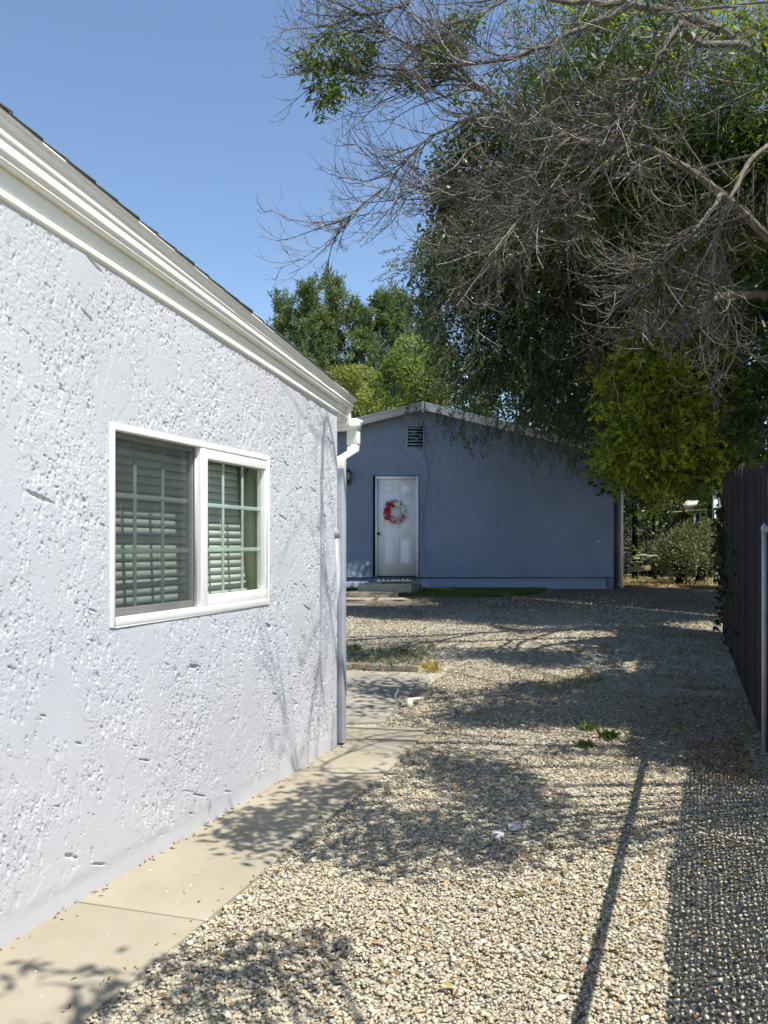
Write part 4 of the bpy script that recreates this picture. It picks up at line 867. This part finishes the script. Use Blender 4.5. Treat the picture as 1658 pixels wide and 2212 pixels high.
for x, y, d_, rx, rz2, n in ((1400, 820, 12.4, .75, .55, 260), (1385, 900, 12.2, .5, .5, 220), (1450, 900, 12.2, .7, .6, 260), (1400, 980, 12.2, .6, .4, 200), (1470, 960, 12.2, .6, .5, 200), (1420, 740, 12.6, .55, .5, 190), (1450, 650, 12.7, .45, .6, 170), (1430, 560, 12.8, .32, .5, 110), (1420, 480, 12.9, .2, .4, 40), (1340, 985, 12.3, .2, .28, 34), (1420, 1050, 12.3, .16, .3, 26), (1500, 1045, 12.3, .2, .25, 26), (1480, 700, 12.6, .4, .4, 80), (1540, 980, 12.4, .6, .45, 180), (1540, 860, 12.6, .6, .6, 150), (1500, 780, 12.6, .6, .6, 150), (1370, 1010, 12.4, .35, .2, 50), (1590, 1000, 12.6, .4, .3, 80), (1480, 1030, 12.4, .5, .18, 70)):
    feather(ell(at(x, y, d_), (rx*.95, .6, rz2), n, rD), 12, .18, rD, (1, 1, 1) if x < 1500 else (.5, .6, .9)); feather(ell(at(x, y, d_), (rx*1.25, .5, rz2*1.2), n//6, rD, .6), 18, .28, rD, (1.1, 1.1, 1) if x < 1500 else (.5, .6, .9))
    k_ = int(300*rx*rz2); bagD.add(leaves(ell(at(x, y, d_+.35), (rx*.9, .5, rz2*.9), k_, rD), rD.standard_normal((k_, 3)), .13, .06, rD, (.35, .4, .3), '', None))  # inner leaves darkened: shade of the crown's depth put into their colour
k_ = 60; feather(at(1420, 1010, 12.3)+rD.uniform(-1, 1, (k_, 3))*[.95, .4, .28], 18, .26, rD, (.9, .9, .9))
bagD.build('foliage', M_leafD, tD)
cb = np.array([6.35, 12.9, .55]); MB().tube(list(smooth_poly([cb, cb+[-.1, 0, 1.5], cb+[-.9, -.1, 3.0], cb+[-1.7, 0, 5.4]], 12)), list(np.linspace(.11, .03, 12)), 10).build('trunk', M_bark, tD, smooth=True)

# ================================================================== BROADLEAF AND PINE BACKDROP TREES
def crownblobs(name, label, cat, cx, cy, r, h0, h1, nblob, nleaf, m, L, Wd, seed, col=(1, 1, 1), group=None, shape=1., trunk=.15):
    """a tree of many overlapping leaf clumps, each clump its own tone"""
    rng = np.random.default_rng(seed); t = empty(name, label, cat, group); bag = LeafBag(cy < 20); gz_ = float(g(0, cy)); tops = []
    for i in range(nblob):
        f = rng.uniform(0, 1); z = h0+(h1-h0)*f; rr = r*(math.sin(math.pi*min(1, (.12+.88*f)**shape))**.6+.1); a = rng.uniform(0, 6.283); q_ = rng.uniform(.3, 1)**.5*rr*.8
        c = np.array([cx+q_*math.cos(a), cy+q_*math.sin(a), z]); br = r*rng.uniform(.22, .38); n = int(nleaf/nblob); tops.append(c)
        P = ell(c, (br, br, br*.85), n, rng, .25); d = unit(P-c)+rng.standard_normal((n, 3))*.6+[0, 0, .1]
        tone = rng.uniform(.7, 1.3); bag.add(leaves(P, d, L, Wd, rng, np.array(col)*tone, '', None, colvar=.3))
    bag.build('foliage', m, t)
    b = MB(); b.tube([(cx, cy, gz_-.1), (cx+.05, cy, (gz_+h0)/2), (cx, cy, (h0+h1)/2)], [trunk, trunk*.8, trunk*.4], 8); b.build('trunk', M_bark, t)
    b = MB()
    for c in tops[::2]: b.tube([(cx, cy, max(gz_+.3, (h0+c[2])/2-.3)), tuple(c)], [trunk*.35, .01], 5)
    b.build('limb', M_bark, t); return t
M_leafE = leafmat('bright_leaf', (.135, .19, .05), .45, c2=(.22, .28, .085)); M_leafF = leafmat('yellow_tipped_leaf', (.15, .20, .05), .45, c2=(.27, .28, .085))
M_leafG = leafmat('fence_hedge_leaf', (.035, .06, .02), .3, c2=(.07, .10, .03))
def X(x, d): return (x-829)/F*d
crownblobs('shrub_tree', 'yellowish green bushy tree showing behind the near house roof end', 'tree', X(770, 22), 22, 1.45, 2.4, 6.2, 34, 17000, M_leafF, .10, .06, 41)
crownblobs('shrub_tree', 'bright green leafy tree left of the outbuilding ridge, in front of the pines', 'tree', X(905, 21.5), 21.5, 1.5, 2.2, 7.0, 40, 22000, M_leafE, .10, .06, 42)
crownblobs('shrub_tree', 'small dark green shrub low behind the gutter end', 'tree', X(835, 19.8), 19.8, .9, 1.2, 4.3, 18, 8000, M_leafG, .09, .05, 43, (1.2, 1.3, 1.0))
crownblobs('shrub_tree', 'green tree right behind the outbuilding roof, mostly covered by hanging strings', 'tree', X(1120, 24.5), 24.5, 2.3, 2.6, 7.4, 40, 17000, M_leafG, .13, .08, 44, (1.3, 1.4, 1.1))
crownblobs('evergreen_tree', 'tall dark evergreen tree far behind the tangle of bare twigs', 'tree', 5.2, 17.8, 2.5, 2.5, 10.2, 50, 22000, M_leafG, .15, .09, 45, (.9, .95, .9))
crownblobs('evergreen_tree', 'dark evergreen tree at the right edge behind the reed fence', 'tree', 8.0, 13.2, 2.2, 2.2, 9.0, 50, 22000, M_leafG, .13, .08, 46, (.8, .85, .8))
crownblobs('evergreen_tree', 'dark bushy tree low behind the reed fence beside the overhanging tree', 'tree', 4.95, 9.4, .85, 2.2, 5.2, 24, 9000, M_leafG, .10, .05, 47, (.7, .75, .7))
crownblobs('evergreen_tree', 'unseen dense dark evergreen tree added behind the fence to deepen shade on the right of the yard', 'tree', 6.0, 7.9, 1.7, 2.4, 8.2, 40, 20000, M_leafG, .12, .07, 48, (.8, .85, .8))  # out of view, added to block sky light from the right
for i_, (x_, y_, lb_) in enumerate(((8.2, 26.5, 'dark dense tree closing the view behind the garden corner, left one'), (11.0, 27.5, 'dark dense tree behind the white sided shed'), (9.8, 24.8, 'low dark bushy tree right behind the wire fence of the garden corner'))):
    crownblobs('evergreen_tree', lb_, 'tree', x_, y_, (2.2, 2.3, 1.5)[i_], (.9, .9, .8)[i_], (8.5, 8.0, 4.2)[i_], 46, 15000, M_leafG, .16, .11, 90+i_, (.8, .85, .8))
M_pine = leafmat('pine_needle', (.085, .125, .04), .25, c2=(.15, .20, .065), rough=.6)
def pine(x, ytop, d_, r, label, seed, ybase=2.5):
    rng = np.random.default_rng(seed); h1 = EYE+(HOR-ytop)/F*d_; cx = X(x, d_); t = empty('pine_tree', label, 'tree', 'pines far behind the outbuilding'); bag = LeafBag()
    b = MB(); b.tube([(cx, d_, .5), (cx+.05, d_, h1*.5), (cx, d_, h1-.2)], [.22, .14, .03], 8); b.build('trunk', M_bark, t)
    nb_ = 90; bb = MB()
    for i in range(nb_):
        f = (i+.5)/nb_; z = ybase+(h1-ybase-.2)*f; rr = r*(1-f**2.6)*rng.uniform(.35, 1.05)+.18; a = rng.uniform(0, 6.283)
        tip = np.array([cx+rr*math.cos(a), d_+rr*math.sin(a), z+.25+rr*.25]); root = np.array([cx, d_, z-.1]); bb.tube([root, (root+tip)/2-[0, 0, .05], tip], [.03, .02, .008], 5)
        nt_ = 10; s = rng.uniform(.35, 1, nt_)[:, None]; c = root+(tip-root)*s+rng.standard_normal((nt_, 3))*[.17, .17, .12]; n = 17
        # tufts: needles sweeping up round a candle
        cand = unit(rng.standard_normal((nt_, 3))*.35+[0, 0, 1.]); hgt = rng.uniform(-.05, .3, (nt_, n, 1)); p = c[:, None]+cand[:, None]*hgt
        nd = unit(rng.standard_normal((nt_, n, 3)))*.8+cand[:, None]*.75; tone = np.repeat(rng.uniform(.65, 1.3, (nt_, 1)), n, 0)
        bag.add(leaves(p.reshape(-1, 3), nd.reshape(-1, 3), .22, .040, rng, np.array([1, 1, 1.])*tone, '', None, colvar=.25))
    n = 70; hgt = rng.uniform(0, .7, (n, 1)); bag.add(leaves(np.array([cx, d_, h1-.7])+hgt*[0, 0, 1.], rng.standard_normal((n, 3))*[1, 1, .4]+[0, 0, .8], .2, .03, rng, (1.1, 1.1, 1), '', None))
    bag.build('needles', M_pine, t); bb.build('limb', M_bark, t)
pine(714, 606, 29, .95, 'tallest pine with a thin open top, middle of the pines', 51)
pine(664, 622, 30, 1.1, 'pine with a pointed top left of the tallest one', 52)
pine(612, 655, 30.5, 1.05, 'leftmost pine, touching the near house roof line', 53)
pine(775, 668, 28.5, 1.2, 'lower broad pine right of the tallest one', 54)
pine(826, 643, 29.5, 1.15, 'pine with twin tips near the weeping tree', 55)
pine(868, 640, 30, 1.2, 'rightmost pine, touching the dark weeping tree', 56)
pine(925, 668, 31, 1.3, 'pine mostly covered by the dark weeping tree', 57)
pine(690, 690, 28, 1.1, 'short pine in front of the pointed pines', 58)

# ================================================================== FENCE on the right
fence = empty('fence', 'tall brown reed and chain link fence along the right side of the yard', 'fence')
FV = .66
def fv(t): return .66-.030*max(0, 5.9-t)
rF = random.Random(9); bv = []; V_, Q_, C_ = [], [], []; t_ = 5.45
while t_ < 12.1:
    wd = rF.uniform(.010, .018); x_, y_ = (U*t_+N*FV)[:2]; gz_ = float(g(0, y_)); off_ = rF.uniform(-.012, .012); tp = gz_+2.04+.05*(t_-5.45)*(t_ < 8.5)+(.15 if t_ >= 8.5 else 0)+rF.uniform(-.05, .05)+.02*math.sin(t_*3); ln_ = rF.uniform(-.008, .008)
    k_ = len(V_); P4 = [W(t_, FV+off_, gz_-.02), W(t_+wd, FV+off_, gz_-.02), W(t_+wd, FV+off_+.010, gz_-.02), W(t_, FV+off_+.010, gz_-.02)]
    V_ += P4+[p+np.array([0, 0, tp-gz_])+U*ln_ for p in P4]; Q_ += [(k_+0, k_+1, k_+5, k_+4), (k_+1, k_+2, k_+6, k_+5), (k_+2, k_+3, k_+7, k_+6), (k_+3, k_, k_+4, k_+7), (k_+4, k_+5, k_+6, k_+7)]
    C_ += [[rF.uniform(.55, 1.3)]*3]*8; t_ += wd*.93
o = link('reed_screen', mesh_np('reed_screen', V_, Q_, None, np.array(C_)), M_reed, fence); o['kind'] = 'stuff'
def post(t, h, r=.019):
    x_, y_ = (U*t+N*(fv(t)-.04))[:2]; gz_ = float(g(0, y_)); b = MB(); b.tube([(x_, y_, gz_-.05), (x_, y_, gz_+h)], r, 12); b.tube([(x_, y_, gz_+h-.03), (x_, y_, gz_+h), (x_, y_, gz_+h+.03)], [r*1.25, r*1.25, .004], 12); return b.build('post', M_grey, fence)
for t in (-3.1, -.9, 1.9, 4.28, 6.3): post(t, 1.62)
MB().tube([W(-3.1, fv(-3.1)-.04, 1.60), W(6.3, .62, 1.60)], .022, 10).build('top_rail', M_grey, fence)
# shade cloth full of small holes on the near stretch
def cloth(t0, t1, z0, z1f, holes=True):
    du, dz = .044, .044; nt_, nz_ = int((t1-t0)/du), int(1.46/dz); V_ = []; Q_ = []
    rng = np.random.default_rng(3)
    for i in range(nt_):
        for j in range(nz_):
            a, c = t0+i*du, z0+j*dz
            if c+dz > z1f(a): continue
            h = .0135*rng.uniform(.75, 1.15); cx, cz = a+du/2+(du/4 if j % 2 else -du/4), c+dz/2
            o_ = [(a, c), (a+du, c), (a+du, c+dz), (a, c+dz)]; n_ = [(cx, cz-h), (cx+h, cz), (cx, cz+h), (cx-h, cz)]
            k_ = len(V_); V_ += [W(p[0], fv(p[0])-.02, p[1]) for p in o_+n_]
            for e in range(4): Q_.append((k_+e, k_+(e+1) % 4, k_+4+(e+1) % 4, k_+4+e))
    o = link('shade_cloth', mesh_np('shade_cloth', V_, Q_), M_cloth, fence)
cloth(4.31, 6.2, .0, lambda t: 1.14+.015*math.sin(t*3)); cloth(-1.0, 4.26, .0, lambda t: 1.20+.035*math.sin(t*2.1+.4)+.01*math.sin(t*11))
CLOTHEND = 0

hd = empty('ivy', 'thin dark ivy spilling over the far end of the reed fence', 'ivy'); bag = LeafBag(); rH = np.random.default_rng(8)
n = 260; t = 12.15-rH.exponential(.9, n).clip(0, 3); zz = rH.uniform(0, 1, n)**.8*2.15*(.85+.15*np.sin(t*2.2)+.06*np.sin(t*7)); v_ = .66-rH.uniform(0, .10, n)*(1+.6*np.sin(t*5))
P = U*t[:, None]+N*v_[:, None]; P[:, 2] = g(0, P[:, 1])+zz; bag.add(leaves(P, rH.standard_normal((n, 3))+[0, -.3, -.5], .085, .06, rH, (.45, .5, .5), '', None)); bag.build('ivy', M_leafG, hd)
# ================================================================== GARDEN CORNER beyond, right of the outbuilding
def c6(cx, cy, d): return at((1900+cx/2.763)/1.508, (1400+cy/2.763)/1.508, d)
rG = np.random.default_rng(77)
def shrub(name, label, cat, cx, cy, d_, rx, rz2, n, m, L, Wd, col, group=None, up=.3):
    t = empty(name, label, cat, group); bag = LeafBag(); c = c6(cx, cy, d_); k_ = max(6, n//60); cs = ell(c, (rx, rx*.7, rz2), k_, rG)
    for q_ in cs:
        P = ell(q_, (rx*.3,)*3, n//k_, rG); bag.add(leaves(P, unit(P-q_)+rG.standard_normal((len(P), 3))*.6+[0, 0, up], L, Wd, rG, np.array(col)*rG.uniform(.6, 1.4), '', None, colvar=.3))
    bag.build('foliage', m, t); b = MB(); gb = np.array([c[0], c[1], float(g(0, c[1]))])
    for q_ in cs[::3]: b.tube([tuple(gb+rG.standard_normal(3)*[.1, .1, 0]), tuple((gb+q_)/2+rG.standard_normal(3)*.05), tuple(q_)], [.014, .01, .004], 5)
    b.build('stem', M_twig, t); return t
M_strawg = leafmat('dry_tuft', (.26, .25, .11), .2)
M_grn = leafmat('garden_leaf', (.07, .11, .03), .35, c2=(.14, .18, .06)); M_dry = leafmat('cut_brush_leaf', (.06, .08, .03), .25, c2=(.19, .20, .09))
shrub('brush_pile', 'heap of cut leafy branches on the straw ground behind the outbuilding corner', 'brush pile', 900, 1110, 17.8, .85, .42, 3800, M_dry, .10, .035, (1, 1, 1))
shrub('brush_pile', 'higher heap of cut brush leaning against the poles', 'brush pile', 1040, 960, 18.6, .55, .4, 2000, M_dry, .10, .035, (1, 1, .9))
shrub('garden_shrub', 'bright lime green shrub behind the pale board', 'shrub', 1080, 560, 22, .55, .5, 1500, M_leafE, .09, .06, (1.2, 1.2, .9))
shrub('garden_shrub', 'tall grey green shrub between the conifer and the corner post', 'shrub', 640, 560, 21, 1.0, .7, 3000, M_grn, .11, .03, (1, 1, 1))
shrub('garden_shrub', 'leafy shrub hanging over the teal tarp', 'shrub', 1230, 420, 19, .5, .5, 1300, M_grn, .09, .05, (.9, 1, .8))
shrub('garden_shrub', 'dark shrub low in the corner left of the cut brush', 'shrub', 560, 920, 22.5, 1.1, .6, 2200, M_leafG, .1, .05, (.7, .7, .7))
shrub('garden_shrub', 'dark ivy mass at the far end of the reed fence', 'shrub', 1350, 1000, 16.5, .45, .9, 3200, M_leafG, .08, .05, (.8, .8, .8))
# tall cactus-like stems with rows of spines/leaves
for i, (x0, y0, x1, y1, lb) in enumerate(((450, 690, 385, 390, 'tall ribbed succulent stem nearest the corner post'), (470, 720, 440, 420, 'second ribbed succulent stem, leaning left'), (640, 620, 770, 480, 'ribbed succulent stem leaning right under the conifer'))):
    a, c = c6(x0, y0, 20), c6(x1, y1, 20); gb = a.copy(); gb[2] = float(g(0, 20)); t = empty('succulent', lb, 'succulent', 'succulents behind the outbuilding'); b = MB()
    pl = smooth_poly([gb, a, c], 10); b.tube(list(pl), [.05]*9+[.02], 6); b.build('stem', M_grn, t)
    bag = LeafBag(); P = np.repeat(pl, 24, 0)+rG.standard_normal((240, 3))*.05; bag.add(leaves(P, rG.standard_normal((240, 3))+[0, -.3, .4], .13, .03, rG, (1.8, 1.8, 1.4), '', None)); bag.build('leaf', M_grn, t)
# heap of pale green stems on the ground
t = empty('cut_succulent_heap', 'low heap of pale green cut succulent stems by the corner post', 'heap'); b = MB()
for k_ in range(34):
    c = c6(500+rG.uniform(-130, 150), 1165+rG.uniform(-30, 40), 17.9+rG.uniform(-.4, .4)); d = unit(rG.standard_normal(3)*[1, .6, .22])*rG.uniform(.12, .3); b.tube([c-d, c+[0, 0, .03], c+d], [.016, .022, .010], 6)
b.build('stem', mat('pale_stem', (.28, .33, .20), .7, .3, 8), t)
p0, p1 = c6(395, 1262, 17.0), c6(605, 1243, 17.15)
b = MB(); b.hexa([tuple(p0+[0, 0, -.05]), tuple(p1+[0, 0, -.05]), tuple(p1+[0, .1, -.05]), tuple(p0+[0, .1, -.05]), tuple(p0+[0, 0, .05]), tuple(p1+[0, 0, .05]), tuple(p1+[0, .1, .05]), tuple(p0+[0, .1, .05])])
tag(b.build('wooden_beam', M_wood, bevel=.005), 'weathered wooden beam lying on the straw near the corner post', 'beam')
def quadpanel(name, pts_, d_, m, label, cat, th=.03, dv=(0, 0, 0)):
    P = [c6(x, y, d_)+np.array(dv) for x, y in pts_]; o = MB().prism(P, (0, 0, 0), (0, th, 0)).build(name, m); tag(o, label, cat); return o
quadpanel('board', [(870, 715), (880, 660), (960, 628), (1035, 640), (1020, 680), (930, 730)], 20.5, M_lichen, 'pale tilted board in front of the lime green shrub', 'board')
quadpanel('hanging_pot', [(525, 722), (585, 728), (557, 800)], 19.5, mat('pale_cone', (.55, .52, .40), .8), 'small pale pointed cup hanging on the dark corner fence', 'pot', th=.06)
for i, (x0, y0, x1, y1, r_, lb) in enumerate(((790, 745, 1100, 715, .018, 'bamboo pole lying level across the upright canes'), (1000, 755, 1015, 900, .022, 'white upright stake under the level bamboo pole'), (1050, 740, 1070, 900, .026, 'tan upright stake under the level bamboo pole'), (1108, 710, 1115, 860, .014, 'thin grey stake right of the tan stake'), (1172, 715, 1176, 900, .016, 'pale stake with a round tip near the teal tarp'), (900, 720, 1105, 655, .016, 'slanting cane rising over the pale board'))):
    a, c = c6(x0, y0, 19.2), c6(x1, y1, 19.2)
    if i in (1, 2, 3, 4): c[2] = float(g(0, 19.2))-.05
    tag(MB().tube([a, c], r_, 8).build('stake', M_white if i == 1 else M_bamboo, None), lb, 'stake')
# dark wire fence closing the corner
cf = empty('wire_fence', 'dark wire mesh fence closing the garden corner behind the cut brush', 'fence')
y_ = 23.5; b = MB()
for i in range(46):
    x_ = 5.6+i*.14; b.tube([(x_, y_, .5), (x_, y_, 1.95)], .006, 4, cap=False)
for j in range(11): b.tube([(5.6, y_, .6+j*.13), (12, y_, .6+j*.13)], .006, 4, cap=False)
o = b.build('wire_mesh', M_grey, cf); o['kind'] = 'stuff'
for x_ in (6.4, 8.0, 9.6): MB().tube([(x_, y_-.03, .45), (x_, y_-.03, 2.0)], .03, 8).build('post', M_grey, cf)
MB().box(5.0, 13, 24.2, 24.3, .4, 2.0).build('back_panel', mat('dark_fence_panel', (.035, .033, .028), .9), cf)
# neighbour's white shed with teal tarp
ns = empty('white_shed', 'white sided shed showing between foliage and the reed fence', 'shed')
a, c = c6(1175, 760, 21), c6(1440, 520, 21)
for i in range(9):
    z0 = .6+i*.24; MB().box(a[0]+.08, a[0]+3.2, 21.0-.01*(i % 1), 21.05, z0, z0+.232).build('siding_board', M_white, ns)
MB().box(a[0]-.02, a[0]+.07, 20.96, 21.08, .5, c[2]+.15).build('corner_board', M_white, ns); MB().box(a[0]+.35, a[0]+.42, 20.95, 20.995, .5, c[2]+.05).build('trim_board', M_white, ns)
MB().box(a[0]-.1, a[0]+3.3, 20.8, 23, c[2]+.15, c[2]+.22).build('roof', M_shingle, ns)
r_ = []; 
for (x, y) in ((1228, 700), (1260, 688), (1300, 690), (1325, 720), (1325, 830), (1290, 836), (1250, 822), (1235, 770)): r_.append(c6(x, y, 19.6))
tag(MB().prism(r_, (0, 0, 0), (0, .3, 0)).build('tarp', M_teal, bevel=.02), 'teal green tarp bundle in front of the white shed', 'tarp')

# ================================================================== SMALL STUFF ON THE GROUND
def blades(name, poly_px, n, L, m, label, cat, col, lean=.5, base=0., world=None):
    rng = np.random.default_rng(len(name)+n); P = np.array([gp(*p)[:2] for p in poly_px]) if world is None else np.array(world)
    x = rng.uniform(P[:, 0].min(), P[:, 0].max(), n*2); y = rng.uniform(P[:, 1].min(), P[:, 1].max(), n*2); k_ = inpoly(x, y, P); x, y = x[k_][:n], y[k_][:n]
    b = LeafBag(); d = rng.standard_normal((len(x), 3))*[lean, lean, .1]+[0, 0, 1]; b.add(leaves(np.stack([x, y, g(x, y)+base-.01], 1), d, L, L*.16, rng, col, '', None, colvar=.35))
    o = b.build(name, m, None); tag(o, label, cat, kind='stuff'); return o
M_grass = leafmat('turf_blade', (.06, .10, .025), .3, c2=(.14, .17, .05)); M_straw = leafmat('straw', (.30, .23, .11), .2, c2=(.42, .34, .18))
blades('turf', None, 26000, .055, M_grass, 'green turf strip against the outbuilding foundation', 'grass', (1, 1, 1), world=[(sx(905), D-.02), (sx(1180), D-.05), (3.1, D-.9), (2.4, D-1.35), (.55, D-1.3), (.1, D-1.0), (sx(905), D-.6)])
blades('turf', None, 7000, .055, M_grass, 'small green turf patch left of the stone step', 'grass', (1.1, 1.1, 1), world=[(-1.6, D-.03), (sx(776), D-.03), (sx(770), D-.95), (-1.6, D-.9)])
blades('straw_ground', None, 16000, .10, M_straw, 'sunlit dry straw scattered on the ground beyond the outbuilding corner', 'straw', (1, 1, 1), lean=2.2, world=[(4.9, 17.0), (8.2, 17.0), (8.6, 21), (4.9, 21)])
blades('dry_grass', [(1130, 1478), (1260, 1440), (1310, 1470), (1200, 1498)], 800, .055, M_strawg, 'thin dry grass patch in the lit gravel past the middle of the yard', 'grass', (1, 1, .9), lean=1.0)
blades('dry_grass', [(1480, 1605), (1600, 1600), (1640, 1700), (1500, 1690)], 900, .05, M_straw, 'brown dry grass patch in shade by the grey fence post', 'grass', (.6, .5, .35), lean=1.2)
blades('dry_grass', [(750, 1400), (940, 1395), (905, 1436), (750, 1432)], 1100, .06, M_strawg, 'mixed dry grass growing behind the row of edging bricks', 'grass', (.7, .8, .6), lean=.8)
# leaf litter
n = 5200; x = RNG.uniform(-2.2, 3.6, n); y = RNG.uniform(2.3, 15.5, n); v_ = x*N[0]+y*N[1]; k_ = (v_ > -1.7) | ((y > 6.6) & (x > -1.5)); x, y = x[k_], y[k_]; bg_ = LeafBag()
bg_.add(leaves(np.stack([x, y, g(x, y)+.016+RNG.uniform(0, .01, len(x))], 1), RNG.standard_normal((len(x), 3))*[1, 1, .15], .045, .013, RNG, (1, .9, .75), '', None, colvar=.5)); o = bg_.build('leaf_litter', mat('dead_leaf', (.22, .15, .07), .8, .4, 3, attr=True, c2=(.38, .28, .14)), None); tag(o, 'dry fallen leaves and bits scattered over the gravel', 'leaf litter', kind='stuff')
n = 170; t = RNG.uniform(1.9, 5.5, n); v_ = np.where(RNG.random(n) < .6, V0+.012+RNG.exponential(.018, n), -1.75-RNG.exponential(.05, n)); P = U*t[:, None]+N*v_[:, None]; P[:, 2] = .016+RNG.uniform(0, .004, n)
bg_ = LeafBag(); bg_.add(leaves(P, RNG.standard_normal((n, 3))*[1, 1, .1], .022, .008, RNG, (1, .9, .75), '', None, colvar=.5)); tag(bg_.build('walkway_debris', mat('debris_bit', (.16, .12, .07), .9, .3, 4, attr=True), None), 'tiny dry bits gathered along the edges of the walkway', 'debris', kind='stuff')
# pale chips on the walkway
b = MB(); r = random.Random(12)
for k_ in range(24):
    t0 = r.uniform(1.7, 5.1); v0 = r.uniform(V0+.08, -1.7); c = W(t0, v0, .0145); s_ = r.uniform(.003, .010); a = r.uniform(0, 3.14); e = np.array([math.cos(a), math.sin(a), 0])*s_; f_ = np.array([-math.sin(a), math.cos(a), 0])*s_*.5
    b.prism([c-e, c-f_, c+e*.8, c+f_], (0, 0, 0), (0, 0, .003))
tag(b.build('paint_chips', M_white), 'tiny white paint chips lying on the tan walkway', 'debris', kind='stuff')
# weeds
def weed(px_, h, n, label, col=(1, 1, 1), m=M_grn, spread=.06, cat='weed', w_=.012):
    c = gp(*px_); rng = np.random.default_rng(int(px_[0])); b = LeafBag(); d = rng.standard_normal((n, 3))*[.7, .7, .2]+[0, 0, .8]
    b.add(leaves(c+rng.standard_normal((n, 3))*[spread, spread, .01]*.5, d, h, w_, rng, col, '', None)); me = b
    o = me.build('weed', m, None, kind='x'); del o['kind']; tag(o, label, cat, 'weeds in the gravel')
weed((1268, 1578), .10, 46, 'spiky green weed standing in the lit gravel', (.8, .85, .7), w_=.018); weed((1313, 1596), .09, 50, 'low dark green weed right of the spiky one', (.5, .6, .4), w_=.03)
weed((1262, 1612), .06, 60, 'flat yellow green weed in front of the spiky one', (1.1, 1.1, .6)); weed((934, 1450), .16, 110, 'dry grass tuft at the end of the brick edging', (1.6, 1.3, .8), M_strawg, .10, w_=.010)
weed((845, 1443), .10, 50, 'small weed between the edging bricks'); weed((770, 1405), .12, 40, 'short weed in the gravel beside the downspout'); weed((1190, 1825-0), .02, 20, 'tiny weed sprout in the shaded gravel', (1, 1.2, .6))
# irrigation fitting beside the patio
fc = gp(884, 1528); va = empty('irrigation_fitting', 'cream pipe fitting with a tiny hook sticking out beside the patio', 'pipe fitting')
MB().tube([fc+[0, 0, -.03], fc+[0, 0, .085]], [.035, .032], 10).build('stub', M_pvc, va); MB().tube([fc+[-.05, 0, .06], fc+[.13, .05, .075]], .016, 8).build('arm', M_pvc, va); MB().tube([fc+[-.11, .02, .06], fc+[-.13, .02, .10], fc+[-.10, .02, .15], fc+[-.095, .02, .16]], .008, 6).build('hook', M_pvc, va)
rock('flat_stone', [tuple(gp(888, 1508)[:2]), tuple(gp(930, 1506)[:2]), tuple(gp(925, 1488)[:2]), tuple(gp(900, 1492)[:2])], float(gp(900, 1500)[2])-.01, float(gp(900, 1500)[2])+.07, M_conc, 71, 'pale rounded stone lying behind the cream pipe fitting', 'stone')
for i, (x, y, lb) in enumerate(((1075, 1812, 'white flat stone in the middle of the shaded gravel'), (1110, 1795, 'white chip stone just right behind the other white stone'))):
    c = gp(x, y); rock('white_stone', [(c[0]-.03, c[1]-.02), (c[0]+.03, c[1]-.025), (c[0]+.025, c[1]+.03), (c[0]-.03, c[1]+.02)], .01, .035, M_white, 80+i, lb, 'stone', 'white stones in the gravel', jit=.003, bv=0)
print('tris', sum(len(o.data.loops)-2*len(o.data.polygons) for o in S.objects if o.type == 'MESH'))
